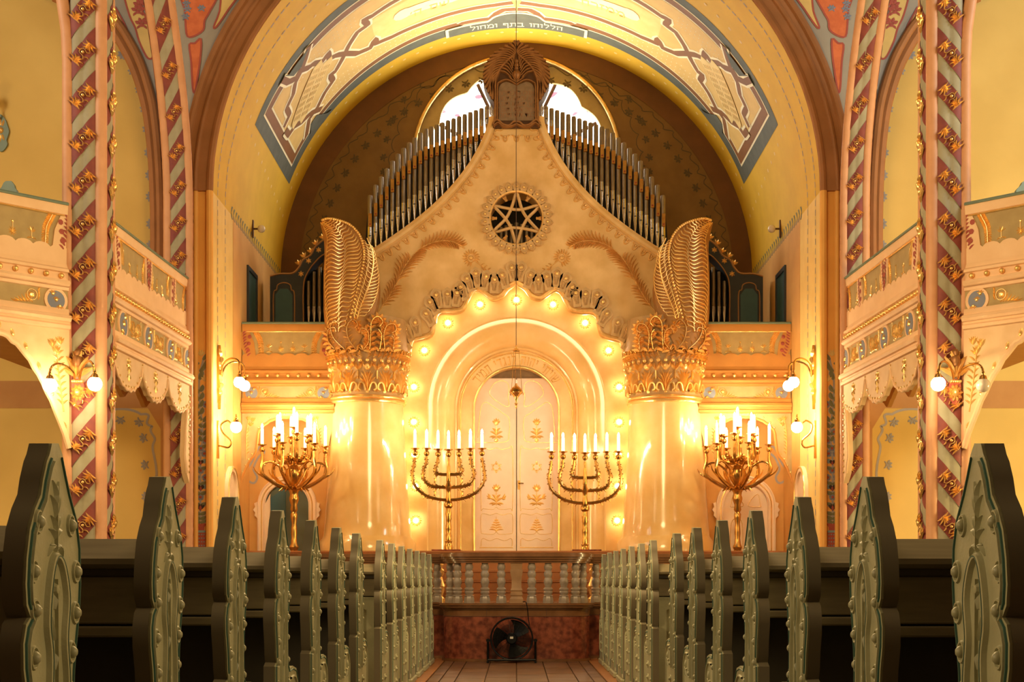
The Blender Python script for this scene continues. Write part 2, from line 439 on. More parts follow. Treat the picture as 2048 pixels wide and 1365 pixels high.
# piers and spandrel of the chancel arch
for s, nm in ((-1, 'wall_pier_left'), (1, 'wall_pier_right')):
    a, b = sorted((s*(VR + .01), s*4.30))
    struct(MB().box(a, b, YA, YA + .3, 0, VZ), nm, 'pier', 'plain ochre pier of the chancel arch beside the %s striped column' % ('left' if s < 0 else 'right'))
aw = [(-4.30, VZ), (-VR - .01, VZ)] + [(-(VR + .01)*math.cos(PI*i/48), VZ + (VR + .01)*math.sin(PI*i/48)) for i in range(1, 48)] + [(VR + .01, VZ), (4.30, VZ), (4.30, 10.2), (-4.30, 10.2)]
sp = struct(MB(lambda a, b, h: Vector((a, YA + h, b))).prism(aw, 0, .3), 'wall_spandrel', 'web_grey', 'grey wall above the chancel arch with painted orange panels')
# moulded brown arch
ring = lambda r0, r1, d0, d1: MB(lambda a, b, h: Vector((a, YA - h, b))).prism(
    [(-r1*math.cos(PI*i/56), VZ + r1*math.sin(PI*i/56)) for i in range(57)] + [(r0*math.cos(PI*i/56), VZ + r0*math.sin(PI*i/56)) for i in range(57)], d0, d1)
tr = struct(ring(VR + .03, 4.10, 0, .05), 'trim_1', 'arch_brown', 'moulded brown arch around the chancel opening')
for r, d, q in ((3.75, .03, .045), (3.92, .05, .03), (4.06, .05, .045)):
    MB().tube([(-r*math.cos(PI*i/56), YA - d, VZ + r*math.sin(PI*i/56)) for i in range(57)], q, 8).build('arch_roll', 'arch_brown', tr)
for s in (-1, 1):
    for r, d, q in ((3.75, .03, .045), (3.92, .02, .03)):
        MB().tube([(s*r, YA - d, 0), (s*r, YA - d, VZ)], q, 8).build('arch_roll', 'pier', tr)
# chancel side walls and barrel vault
for s, nm in ((-1, 'wall_left'), (1, 'wall_right')):
    a, b = sorted((s*VR, s*(VR + .25)))
    struct(MB().box(a, b, YA + .002, YB, 0, VZ), nm, 'jamb', 'yellow side wall of the chancel, %s of the altar' % ('left' if s < 0 else 'right'))
mb = MB(); N = 64
for i in range(N + 1):
    t = -PI/2 + PI*i/N
    for (r, y) in ((VR, YA + .002), (VR, YB), (VR + .25, YB), (VR + .25, YA + .31)): mb.v.append((r*math.sin(t), y, VZ + r*math.cos(t)))
for i in range(N):
    for k in range(4): mb.f.append([i*4+k, i*4+(k+1) % 4, i*4+4+(k+1) % 4, i*4+4+k]); mb.m.append(0)
vault = struct(mb, 'ceiling', 'vault', 'golden yellow barrel vault over the altar with a painted frieze')
# back wall with an arched window opening
WZ = PZ(318, YB); WR = 1.60
outer = [(-4, 0), (4, 0), (4, 10), (-4, 10)]
hole = [(-WR, 5.9)] + [(-WR*math.cos(PI*i/40), WZ + WR*math.sin(PI*i/40)) for i in range(41)] + [(WR, 5.9)]
bw = struct(MB(lambda a, b, h: Vector((a, YB + h, b))).prism(outer, 0, .3, [hole]), 'wall_back', 'back_wall', 'dark ochre back wall of the chancel behind the organ')
struct(MB().box(-4, 4, YB + .45, YB + .5, 5, 10), 'wall_outer', 'back_wall', 'outer face of the back wall')
mb = MB(front(YB)); ring2 = [(-1, 1)]
rr = lambda r0, r1: [(-r1*math.cos(PI*i/60), VZ + r1*math.sin(PI*i/60)) for i in range(61)] + [(r0*math.cos(PI*i/60), VZ + r0*math.sin(PI*i/60)) for i in range(61)]
MB(lambda a, b, h: Vector((a, YB - h, b))).prism(rr(3.42, 3.712), 0, .012).build('painted_border', 'back_trim', bw)
def blossom(mb, c, s, ang=0, h0=.004):
    u = Vector((math.cos(ang), math.sin(ang))); v = Vector((-u.y, u.x)); c = Vector(c)
    mb.dome(c, .30*s, .004, 6, 1, h0)
    for a in (-1.1, -.4, .4, 1.1):
        d = u*math.sin(a) + v*math.cos(a); mb.leaf(c + d*.3*s, c + d*.95*s, .42*s, .003, 0, 3, h0)
    for a in (-2.3, 2.3):
        d = u*math.sin(a) + v*math.cos(a); mb.leaf(c + d*.2*s, c + d*.8*s, .28*s, .003, .3*(1 if a > 0 else -1), 3, h0)
mb = MB(front(YB))
for i in range(37):
    t = PI*(i + .5)/37; c = (-3.18*math.cos(t), VZ + 3.18*math.sin(t)); blossom(mb, c, .085, PI/2 - t + PI)
mb.ribbon([(-(3.34 + .05*math.sin(i*1.25))*math.cos(PI*i/240), VZ + (3.34 + .05*math.sin(i*1.25*.5))*math.sin(PI*i/240)) for i in range(241)], .016, .003)
for s in (-1, 1):
    pts = smooth_path([(s*1.98, 7.2), (s*1.97, 7.6), (s*1.80, 8.15), (s*1.45, 8.65), (s*.75, 8.98)], 14)
    mb.ribbon([p + Vector((.04*math.sin(i*.9), .04*math.cos(i*.9))) for i, p in enumerate(pts)], .014, .003)
    for i in range(3, len(pts) - 2, 8): blossom(mb, pts[i] + Vector((s*.10, .06)), .075, -s*.9)
mb.build('stencilled_blossoms', 'paint_darkleaf', bw, kind='stuff')
# ---- window of stained glass
win = struct(MB(lambda a, b, h: Vector((a, YB + h, b))).prism([(-WR - .02, 5.9)] + [(-(WR + .02)*math.cos(PI*i/40), WZ + (WR + .02)*math.sin(PI*i/40)) for i in range(41)] + [(WR + .02, 5.9)], .1, .16,
    [[(-1.40, 6.1)] + [((lambda r: (-r*math.cos(PI*i/90), WZ - .06 + r*math.sin(PI*i/90)))(1.38 + .09*abs(math.sin(PI*i/90*6.5)))) for i in range(91)] + [(1.40, 6.1)]]), 'window_1', 'olive',
    'arched stained glass window glowing white behind the organ crest')
MB().tube([(-(WR + .02)*math.cos(PI*i/56), YB - .01, WZ + (WR + .02)*math.sin(PI*i/56)) for i in range(57)], .028, 8).build('gold_ring', 'gold', win)
edges = [0, .16, .36, .64, .84, 1.0]
for k in range(5):
    a0, a1 = PI*edges[k], PI*edges[k+1]
    gl = MB(front(YB + .26)); pts = [(-.25*math.cos(a0), WZ - .06 + .25*math.sin(a0))] + [(-1.56*math.cos(lerp(a0, a1, j/8)), WZ - .06 + 1.56*math.sin(lerp(a0, a1, j/8))) for j in range(9)] + [(-.25*math.cos(a1), WZ - .06 + .25*math.sin(a1))]
    gl.prism(pts, 0, .01); gl.build('pane', 'glass_white', win)
MB(front(YB + .26)).prism([(-1.56, 6.0), (1.56, 6.0), (1.56, WZ - .06), (-1.56, WZ - .06)], 0, .01).build('pane', 'glass_white', win)
for a in edges[1:5]:
    t = PI*a; MB().tube([(-.2*math.cos(t), YB + .23, WZ - .06 + .2*math.sin(t)), (-1.45*math.cos(t), YB + .23, WZ - .06 + 1.45*math.sin(t))], .03, 6).build('glazing_bar', 'bronze_dark', win)
random.seed(3)
for s in (-1, 1):
    for (px, py, w, m) in ((955, 178, .10, 'glass_blue'), (948, 172, .07, 'glass_blue'), (958, 190, .13, 'glass_pink'), (885, 220, .12, 'glass_pink'), (928, 186, .05, 'glass_blue'), (905, 208, .06, 'glass_gold'), (940, 205, .06, 'glass_green'), (878, 240, .07, 'glass_green'), (862, 252, .06, 'glass_gold'), (915, 228, .09, 'glass_pink'), (935, 224, .05, 'glass_blue'), (895, 238, .06, 'glass_blue'), (975, 195, .05, 'glass_green')):
        p = P(px, py, YB + .24); x = s*-p.x*-1 if s < 0 else -p.x
        x = p.x if s < 0 else -p.x
        MB(front(YB + .245)).leaf((x - w*.5, p.z - w*.3), (x + w*.5, p.z + w*.3*s), w*.5, .01, .2, 4).build('coloured_pane', m, win, 0)
# ------------------------------------------------------------------ painting on the vault
def vxf(u, v, h): t = u / VR; return Vector(((VR - h)*math.sin(t), v, VZ + (VR - h)*math.cos(t)))
def vh(px, py):
    a = (px - CX)/F; b = (CY - py)/F; h = VZ - EYE; A = a*a + b*b; D = max(0, b*b*h*h - A*(h*h - VR*VR))
    t = (b*h + math.sqrt(D))/A
    return Vector((VR*math.atan2(a*t, b*t - h), t))
zz = lambda x, y: vh(400 + x/3.2, y/3.2)
def vpoly(mb, pts, h, lim=.16):                                          # polygon on the curved vault, split fine
    tr = geometry.tessellate_polygon([[Vector((p[0], p[1], 0)) for p in pts]])
    def rec(a, b, c, d=0):
        e = [(b - a).length, (c - b).length, (a - c).length]; k = max(range(3), key=lambda i: e[i])
        if e[k] < lim or d > 9: mb.add([(a.x, a.y, h), (b.x, b.y, h), (c.x, c.y, h)], [(0, 1, 2)]); return
        if k == 0: m = (a + b)/2; rec(a, m, c, d+1); rec(m, b, c, d+1)
        elif k == 1: m = (b + c)/2; rec(a, b, m, d+1); rec(a, m, c, d+1)
        else: m = (a + c)/2; rec(a, b, m, d+1); rec(m, b, c, d+1)
    P2 = [Vector((p[0], p[1])) for p in pts]
    for t in tr: rec(P2[t[0]], P2[t[1]], P2[t[2]])
def vband(mb, u0, u1, v0, v1, h, n=90):
    b = len(mb.v); 
    for i in range(n + 1):
        u = lerp(u0, u1, i/n)
        for k in range(5): mb.v.append(tuple(vxf(u, lerp(v0, v1, k/4), h)))
    for i in range(n):
        for k in range(4): q = b + i*5 + k; mb.f.append([q, q+1, q+6, q+5]); mb.m.append(0)
U0 = math.radians(69.5)*VR; U1 = math.radians(66.4)*VR
mb = MB(); vband(mb, -U0, U0, 18.9, 21.74, .004); mb.build('frieze_ground', 'paint_slate', vault)
mb = MB(); vband(mb, -U1, U1, 19.10, 21.46, .008); mb.build('frieze_border', 'paint_white', vault)
mb = MB(); vband(mb, -U1 + .03, U1 - .03, 19.13, 21.43, .011); mb.build('frieze_band', 'paint_brown', vault)
mb = MB(); vband(mb, -U1 + .17, U1 - .17, 19.27, 21.29, .014); mb.build('frieze_line', 'paint_white', vault)
mb = MB(); vband(mb, -U1 + .20, U1 - .20, 19.30, 21.26, .017); mb.build('frieze_field', 'paint_tan', vault)
mb = MB(); vband(mb, -vh(738, 34).x*-1, -vh(738, 34).x, 19.9, 20.75, .019, 60); mb.build('frieze_inner_field', 'paint_cream', vault)
paths = [[(690, 290), (665, 380), (640, 450), (600, 530), (588, 600), (545, 690), (565, 730), (528, 810)],
         [(640, 430), (600, 500), (555, 520), (520, 505)],
         [(1420, -90), (1240, 0), (1095, 95), (1040, 120), (1070, 150), (1000, 200), (945, 285), (900, 380), (860, 450), (825, 475), (845, 510), (790, 590), (745, 680), (690, 760), (672, 870)],
         [(2000, 8), (1880, 25), (1640, 70), (1400, 150), (1220, 230), (1125, 270), (1115, 240), (1085, 300), (1000, 335), (930, 335), (870, 345), (820, 370), (815, 330), (775, 390), (720, 400), (690, 425), (650, 440)],
         [(770, 690), (700, 720), (650, 770), (600, 800), (560, 860), (540, 830)],
         [(1890, 80), (1940, 55), (2020, 50)], [(1660, 150), (1680, 140), (1860, 110), (1900, 75)]]
ce = Vector((0, 0))
mw = MB(vxf); mbr = MB(vxf)
for path in paths:
    uv = [zz(*p) for p in path]
    for s in (1, -1):
        q = densify([(p.x*s, p.y) for p in uv], .04)
        mw.ribbon(q, .185, .021); mbr.ribbon(q, .105, .024)
mw.build('frieze_outline', 'paint_white', vault); mbr.build('frieze_strapwork', 'paint_brown', vault)
for s in (1, -1):                                                        # tablets, spandrel patches, dotted field
    tb = MB(vxf); c = zz(665, 610); 
    tabs = []
    a = zz(745, 470); b = zz(650, 690); ax = Vector((b.x - a.x, b.y - a.y)).normalized(); ay = Vector((-ax.y, ax.x)); c = (a + b)/2
    L = .60; Wd = .24
    sh = [(-L, -Wd*.55), (-L*.8, -Wd), (L*.8, -Wd), (L, -Wd*.55), (L*.8, 0), (L, Wd*.55), (L*.8, Wd), (-L*.8, Wd), (-L, Wd*.55), (-L*.8, 0)]
    vpoly(tb, [((c + ax*p[0] + ay*p[1]).x*s, (c + ax*p[0] + ay*p[1]).y) for p in sh], .027, .12)
    tb.build('painted_tablets', 'paint_cream', vault)
    gt = MB(vxf)
    for r in range(8):
        for k, side in enumerate((-.5, .5)):
            o = c + ay*(side*Wd*1.0) + ax*(-.40 + r*.115)
            q = ay*.075
            for e in range(4):
                g_ = o - q + q*(2*e/3); gt.ribbon([((g_ - ax*.035).x*s, (g_ - ax*.035).y), ((g_ + ax*.035).x*s, (g_ + ax*.035).y)], .018, .031)
    gt.build('tablet_lettering', 'gold', vault, 0)
    pt = MB(vxf)
    for pl in ([(690, 300), (560, 470), (530, 480), (590, 480), (640, 420), (670, 340)], [(700, 790), (740, 730), (800, 720), (850, 690), (780, 780), (700, 860)]):
        vpoly(pt, [(zz(*p).x*s, zz(*p).y) for p in pl], .0265)
    pt.build('painted_corner', 'paint_slate', vault, 0)
    dt = MB(vxf)
    for i in range(34):
        for k in range(3):
            u = s*(.95 + i*.085); dt.dome((u, 21.0 + (k - 1)*.14 + (i % 2)*.05), .012, .002, 4, 1, .020)
            if i > 15: dt.dome((s*(1.2 + i*.075), 19.48 + k*.11), .012, .002, 4, 1, .020)
    dt.build('painted_dots', 'paint_white', vault, 0, kind='stuff')
    pl = MB(vxf); a = vh(805, 25); b = vh(900, -6)
    pl.ribbon(densify([(a.x*s, a.y), (b.x*s, b.y), (b.x*s*.6, b.y - .12)], .04), .26, .026); pl.dome((a.x*s, a.y), .16, .002, 10, 1, .0255)
    pl.build('painted_plaque', 'paint_white', vault, 0)
    qs, _ = hebrew('ממזרח' if s < 0 else 'שם ה׳', .15)
    o = vh(858, 12); d = vh(900, 0) - o; d.normalize(); d = Vector((d.x*s, d.y)); e = Vector((d.y, -d.x))
    if e.y > 0: e = -e
    if d.x < 0: d = -d
    tm = MB(vxf); cc = Vector((o.x*s, o.y)); [tm.add([((cc + d*v.x + e*(v.y - .08)).x, (cc + d*v.x + e*(v.y - .08)).y, .029) for v in q_], [(0, 1, 2, 3)]) for q_ in qs]
    tm.build('inscription', 'paint_tan', vault, 0)
# dome patch and lower inscription
dm = MB(vxf); q = [(-1.05, 21.74), (-1.05, 21.48), (-.42, 21.46)] + [(-.40*math.cos(PI*i/14), 21.46 - .27*math.sin(PI*i/14)) for i in range(1, 14)] + [(.42, 21.46), (1.05, 21.48), (1.05, 21.74)]
fan = [(x*1.045, y - .05) for x, y in q]
for (pp, h, nm, m) in ((fan, .0265, 'inscription_border', 'paint_white'), (q, .0285, 'inscription_ground', 'paint_slate')):
    d2 = MB(vxf); n = len(pp); xs = sorted(set([p[0] for p in pp]))
    top = lambda x: min(21.48, *( [lerp(pp[i][1], pp[i+1][1], (x - pp[i][0])/(pp[i+1][0] - pp[i][0])) for i in range(1, n-2) if pp[i+1][0] > pp[i][0] and pp[i][0] <= x <= pp[i+1][0]] or [21.48]))
    st = [lerp(pp[0][0], pp[-1][0], i/48) for i in range(49)]
    vs = []; fs = []
    for x in st: vs += [(x, top(x), h), (x, 21.74, h)]
    for i in range(48): fs.append((i*2, i*2+1, i*2+3, i*2+2))
    d2.add(vs, fs); d2.build(nm, m, vault, 0)
qs, w = hebrew('הללוהו בתף ומחול', .12, .20); k = 1.42/w
tm = MB(vxf); [tm.add([(v.x*k, 21.66 - v.y, .031) for v in q_], [(0, 1, 2, 3)]) for q_ in qs]; tm.build('inscription', 'paint_white', vault, 0)
# beading and dashed stencil lines of the vault
bd = MB(vxf)
for i in range(41):
    u = lerp(-U0, U0, i/40); bd.dome((u, 18.58), .03, .004, 6, 1, .004); bd.dome((u, 21.95), .03, .004, 6, 1, .004)
for s in (-1, 1):
    for i in range(12): bd.dome((s*(U0 + .12 + .03*i), lerp(18.62, 21.95, i/11)), .028, .004, 6, 1, .004)
bd.build('painted_beads', 'paint_cream', vault, 0, kind='stuff')
ds = MB(vxf)
for v in (17.66, 18.12):
    for i in range(110):
        u = lerp(-VR*PI/2, VR*PI/2, (i + .2)/110); ds.ribbon([(u, v), (u + .07, v)], .03, .004)
ds.build('stencil_dashes', 'paint_stencil', vault, 0, kind='stuff')
og = MB(); vband(og, -VR*PI/2, VR*PI/2, 21.98, 22.4, .003); 
for s in (-1, 1):
    lo = MB(lambda a, b, h: Vector((s*(VR - h), a, b)))
    for v in (17.66, 18.12):
        for i in range(44):
            z = .4 + i*.12; lo.ribbon([(v, z), (v, z + .075)], .03, .004)
    wl = bpy.data.objects['wall_left' if s < 0 else 'wall_right']
    lo.build('stencil_dashes', 'paint_stencil', wl, 0, kind='stuff')
    lo = MB(lambda a, b, h: Vector((s*(VR - h), a, b)))
    lo.prism([(18.62, 0), (22.4, 0), (22.4, VZ), (18.62, VZ)], .001, .004)
    lo.build('painted_dado', 'jamb_orange', wl, 0)
    lo = MB(lambda a, b, h: Vector((s*(VR - h), a, b)))
    for i in range(26):
        t = i/25; y = lerp(18.5, 22.2, t); z = 5.70
        lo.leaf((y, z), (y + .10, z + .09), .05, .003, .3, 3, .004); lo.leaf((y, z), (y + .10, z - .07), .05, .003, -.3, 3, .004)
    lo.build('stencil_garland', 'paint_leaf', wl, 0, kind='stuff')
    # slit window in the side wall
    y0, y1, z0, z1 = 19.55, 20.25, 4.15, 5.25
    wn = MB(lambda a, b, h: Vector((s*(VR - h), a, b))); wn.prism([(y0, z0), (y1, z0), (y1, z1), (y0, z1)], .002, .03, [[(y0 + .06, z0 + .06), (y1 - .06, z0 + .06), (y1 - .06, z1 - .06), (y0 + .06, z1 - .06)]])
    w2 = struct(wn, 'window_%d' % (2 if s < 0 else 3), 'dark_case', 'narrow dark window in the %s chancel wall beside the organ case' % ('left' if s < 0 else 'right'))
    wn = MB(lambda a, b, h: Vector((s*(VR - h), a, b))); wn.prism([(y0 + .05, z0 + .05), (y1 - .05, z0 + .05), (y1 - .05, z1 - .05), (y0 + .05, z1 - .05)], .004, .012); wn.build('pane', 'door_teal', w2)
# ------------------------------------------------------------------ gallery and aisle end walls
YW = 17.75
for s in (-1, 1):
    sd = 'left' if s < 0 else 'right'
    a, b = sorted((s*4.3, s*9.5))
    gw = struct(MB().box(a, b, YW, YW + .2, 0, 10), 'wall_gallery_' + sd, 'aisle_yellow', 'yellow end wall seen above and below the %s gallery' % sd)
    struct(MB().box(min(s*9.3, s*9.5), max(s*9.3, s*9.5), -5, YW, 0, 10), 'wall_side_' + sd, 'aisle_yellow', 'yellow outer wall of the %s aisle' % sd)
    f = MB(lambda x, z, h: Vector((s*x, YW - h, z)))
    arch = [(4.46, 3.9), (4.46, 5.6), (4.50, 6.5), (4.58, 7.0), (4.75, 7.42), (5.05, 7.75), (5.5, 7.95)]
    ap = smooth_path(arch, 12)
    f.ribbon([p + Vector((.018*math.sin(i*.9), .018*math.cos(i*.7))) for i, p in enumerate(ap)], .03, .003)
    m2 = MB(lambda x, z, h: Vector((s*x, YW - h, z)))
    acc = 0; last = ap[0]
    for i, p in enumerate(ap):
        acc += (p - last).length; last = p
        if acc > .25:
            acc = 0; t = ap[min(i+1, len(ap)-1)] - ap[i-1]; n = Vector((t.y, -t.x)).normalized()
            blossom(m2, p + n*.10, .075, math.atan2(n.y, n.x) - PI/2)
    low = [(5.6, 3.02), (4.75, 3.02), (4.58, 2.85), (4.52, 2.5), (4.5, 1.2), (4.52, .9)]
    ap = smooth_path(low, 14); f.ribbon([p + Vector((.02*math.sin(i*.8), .02*math.cos(i*.6))) for i, p in enumerate(ap)], .03, .003)
    acc = 0; last = ap[0]
    for i, p in enumerate(ap):
        acc += (p - last).length; last = p
        if acc > .30:
            acc = 0; t = ap[min(i+1, len(ap)-1)] - ap[i-1]; n = Vector((-t.y, t.x)).normalized()
            n = -n if n.dot(Vector((1, -.3))) < 0 else n
            blossom(m2, p + n*.11, .075, math.atan2(n.y, n.x) - PI/2)
    for k in range(8): blossom(m2, (4.75 + k*.3, .98), .07, 0)
    f.build('stencil_line', 'paint_stencil', gw, 0, kind='stuff'); m2.build('stencil_blossoms', 'stencil_blue', gw, 0, kind='stuff')
    br = MB(lambda x, z, h: Vector((s*x, YW - h, z)))
    br.prism([(4.28, 3.0), (4.28, .3), (4.44, .3), (4.44, 2.8), (4.60, 3.06), (9.0, 3.06), (9.0, 3.4), (4.28, 3.4)], .001, .006); br.build('painted_border', 'aisle_brown', gw, 0)
    # grey web over the gallery with an arched edge
    curve = [(p.x, p.y) for p in smooth_path([(4.36, 4.0), (4.36, 5.6), (4.42, 6.5), (4.52, 7.0), (4.70, 7.45), (5.0, 7.85), (5.6, 8.15)], 8)]
    wp = MB(lambda x, z, h: Vector((s*x, YA + .02 - h, z))).prism(curve + [(5.6, 10), (4.0, 10), (4.0, 4.0)], -.2, 0)
    web = struct(wp, 'wall_web_' + sd, 'web_grey', 'grey vault web over the %s gallery with painted yellow panels' % sd)
    MB().tube([(s*p[0], YA - .0, p[1]) for p in curve], .05, 8).build('arch_roll', 'arch_brown', web)
    MB().tube([(s*(p[0] + .09), YA + .12, p[1] - .04) for p in curve], .07, 8).build('arch_roll', 'arch_brown', web)
    def pan(pts, m, par, nm, Yp, h=.006):
        q = [P(x/2.666, y/2.666, Yp) for x, y in pts]; q = smooth_path([(abs(p.x), p.z) for p in q], 3, True)
        g = MB(lambda x, z, h: Vector((s*x, Yp - h, z))); g.poly([tuple(p) for p in q], h); o = g.build(nm, m, par, 0)
        g = MB(lambda x, z, h: Vector((s*x, Yp - h, z))); g.ribbon(q, .022, h + .003, True); g.build('painted_outline', 'paint_red', par, 0)
    pan([(660, -60), (690, 80), (722, 150), (742, 220), (780, 300), (802, 315), (815, 296), (800, 200), (785, 110), (752, 40), (745, -60)], 'paint_yellow', web, 'painted_panel', YA + .02)
    pan([(612, 50), (640, 120), (665, 165), (680, 172), (665, 130), (635, 75), (615, 40)], 'paint_yellow', web, 'painted_panel', YA + .02)
    fl2 = MB(lambda x, z, h: Vector((s*x, YA + .02 - h, z)))
    for (x, y, m) in ((735, 60, 0), (755, 130, 0), (745, 30, 0)):
        p = P(x/2.666, y/2.666, YA); blossom(fl2, (abs(p.x), p.z), .10, 0, .01)
    fl2.build('painted_flowers', 'paint_red', web, 0)
    pan([(965, -60), (985, 50), (990, 130), (1000, 195), (1040, 192), (1085, 160), (1092, 110), (1120, 60), (1165, -60)], 'paint_orange', sp, 'painted_panel', YA)
    pan([(1010, 240), (1020, 330), (1028, 470), (1040, 492), (1056, 400), (1070, 300), (1072, 208), (1040, 232)], 'paint_orange', sp, 'painted_panel', YA)
    pan([(1192, -60), (1172, 60), (1140, 145), (1158, 140), (1220, 50), (1290, -60)], 'paint_yellow', sp, 'painted_panel', YA)
    g = MB(lambda x, z, h: Vector((s*x, YA - h, z)))
    for (x, y) in ((995, 25), (1000, 55), (990, 95), (1075, 50)): p = P(x/2.666, y/2.666, YA); blossom(g, (abs(p.x), p.z), .06, 0, .01)
    g.build('painted_flowers', 'paint_blue', sp, 0)
# ------------------------------------------------------------------ ornament meshes (local: x along, y up, z out)
def palmette_mesh():
    m = MB()
    m.dome((.008, .004), .017, .022, 8, 2)
    m.stroke(smooth_path([(-.045, -.04), (-.024, -.028), (-.018, .0), (-.012, .03), (.012, .036), (.036, .022), (.036, -.004), (.026, -.03), (.045, -.058)], 3), .009, .015)
    for s in (-1, 1):
        b = Vector((s*.120, s*-.006)); m.stroke([b, (s*.045, s*.0)], .010, .014)
        for k, (an, L) in enumerate(((92, .070), (66, .084), (40, .080), (17, .055), (-17, .050), (-40, .074), (-66, .082), (-92, .070))):  # fan opening inwards
            t = math.radians(an)*s; d = Vector((-s*math.cos(t), math.sin(t)))
            o = b + Vector((-s*.012*(2 - abs(k - 3.5)*.5), 0)); m.leaf(o, o + d*L, .0195, .024, (.24 if an > 0 else -.24), 5)
        m.leaf((s*.022, s*.034), (s*.012, s*.085), .014, .016, .4, 4)
    return meshdata(m, 'palmette_ornament', 'gold')
PALM = palmette_mesh()
def column(name, label, cx, cy, R, rs, shafts, strips, hand, bend, off, spread=None, dark=False):
    root = thing(name, label, 'column', (cx, cy, 0), 'striped columns of the nave')
    dy = lambda z: -bend*max(0.0, z - 5.4)**2
    zs = [i*.3 for i in range(31)]
    def fin(m): m.v = [(x, y + dy(z), z) for x, y, z in m.v]; return m
    a_s = math.radians(shafts[0]); rf = lambda a: R*(.85 + .12*math.sqrt(abs(math.sin(4*(a - a_s)))))
    fin(MB().lathe([(R*1.35, 0), (R*1.35, .25), (R*1.1, .4), (R*.8, .45)], (cx, cy, 0), 28)).build('foot', 'core_olive', root)
    m = MB(); na = 72; vs = []; fs = []
    for z in zs:
        for k in range(na): a = 2*PI*k/na; vs.append((cx + rf(a)*math.sin(a), cy - rf(a)*math.cos(a), z))
    for i in range(len(zs) - 1):
        for k in range(na): k2 = (k + 1) % na; fs.append((i*na+k, i*na+k2, (i+1)*na+k2, (i+1)*na+k))
    m.add(vs, fs); fin(m).build('core', 'core_olive', root, 60)
    for a in shafts:
        t = math.radians(a); x = cx + R*.95*math.sin(t); y = cy - R*.95*math.cos(t)
        pts = []
        for z in zs:
            k = (spread or {}).get(a, 0)*max(0, z - 6.0)**2
            pts.append((x + k, y, z))
        fin(MB().tube(pts, rs, 12)).build('shaft', 'shaft', root)
    # small beads between the shafts give the strips their folded profile
    pitch = 1.68; alpha = math.atan2(pitch, 2*PI*R)
    for st in range(4):
        m = MB(); n = 374; b = 0; vs = []; fs = []
        for i in range(n + 1):
            a = 2*PI*5.2*i/n; z = off + st*.42 - .4 + pitch*a/(2*PI)
            for dz in (-.125, 0, .125): vs.append((cx + (rf(hand*a) + .006)*math.sin(hand*a), cy - (rf(hand*a) + .006)*math.cos(hand*a), z + dz))
        for i in range(n):
            for k in range(2): q = i*3 + k; fs.append((q, q+3, q+4, q+1))
        m.add(vs, fs); fin(m).build('spiral_band', 'band_red', root, 60)
    for ph in strips:
        t = math.radians(ph); n = Vector((math.sin(t), -math.cos(t), 0)); uh = Vector((math.cos(t), math.sin(t), 0))
        k = 0
        z = (off - .4 + hand*pitch*t/(2*PI)) % .42
        while z < 8.4:
            if z > .9:
                sl = hand*alpha; u = uh*math.cos(sl) + Vector((0, 0, 1))*math.sin(sl); v = n.cross(u)
                if bend and z > 5.4:
                    an = math.atan(2*bend*(z - 5.4)); rot = Matrix.Rotation(an, 3, 'X'); u2 = rot @ u; v2 = rot @ v; n2 = rot @ n
                else: u2, v2, n2 = u, v, n
                o = Vector((cx, cy + dy(z), z)) + n*(R*.955 + .006)
                inst(PALM, 'palmette_ornament', root, frame_mat(o, u2, v2, n2) @ Matrix.Diagonal((R/.235*1.02,)*3 + (1,)))
            z += .42
    return root
AX, AY = 4.24, 14.1; BX, BY = 4.08, 17.15
column('clustered_column', 'near left striped column carrying a lit double globe lamp', -AX, AY, .235, .060, (-43, 47, 137, 227), (2, 92), 1, .0, .15, {-43: -.16})
column('clustered_column', 'near right striped column with one of its two globe lamps lit', AX, AY, .235, .060, (43, -47, -137, -227), (-2, -92), -1, .0, .15, {43: .16})
column('clustered_column', 'far left striped column beside the painted flower strip of the chancel arch', -BX, BY, .185, .05, (-32, 58, 148, 238), (13,), 1, .2, .05)
column('clustered_column', 'far right striped column beside the painted flower strip of the chancel arch', BX, BY, .185, .05, (32, -58, -148, -238), (-13,), 1, .2, .25)
# ------------------------------------------------------------------ balconies
def feather_motif(m, x, z, L, s, w=.012):                                # flower cluster with a feather hanging below it
    for k in range(5): m.dome((x + s*(.045*k - .05), z - .02 - .012*(k % 2)), .024, .022, 6, 2)
    for k in range(4): m.dome((x + s*(.045*k - .03), z - .055), .02, .018, 6, 2)
    path = smooth_path([(x + s*.05, z - .05), (x + s*.0, z - L*.35), (x - s*.045, z - L*.6), (x - s*.055, z - L)], 8)
    m.stroke(path, .014, .014)
    for i in range(1, len(path) - 1):
        p = path[i]; t = (path[i+1] - path[i-1]).normalized(); n = Vector((-t.y, t.x))
        for q in (-1, 1): m.leaf(p, p + n*q*.040 + t*.018, .016, .014, .2*q, 3)
def fleur(m, x, z, k=1.0, typ=0):
    if typ == 0:
        for a in (-60, -20, 20, 60):
            t = math.radians(a); m.leaf((x, z), (x + .045*k*math.sin(t), z + .05*k*math.cos(t)), .016*k, .010, .2, 3)
        m.stroke([(x, z), (x, z - .05*k)], .008*k, .008)
        for q in (-1, 1): m.leaf((x, z - .05*k), (x + q*.045*k, z - .065*k), .016*k, .010, .3*q, 3)
    else:
        for a in range(0, 360, 40):
            t = math.radians(a); m.leaf((x, z - .02*k), (x + .04*k*math.sin(t), z - .02*k + .045*k*math.cos(t)), .014*k, .010, 0, 3)
        m.stroke([(x, z), (x, z + .06*k)], .007*k, .008); m.dome((x, z + .065*k), .013*k, .012, 6, 2)
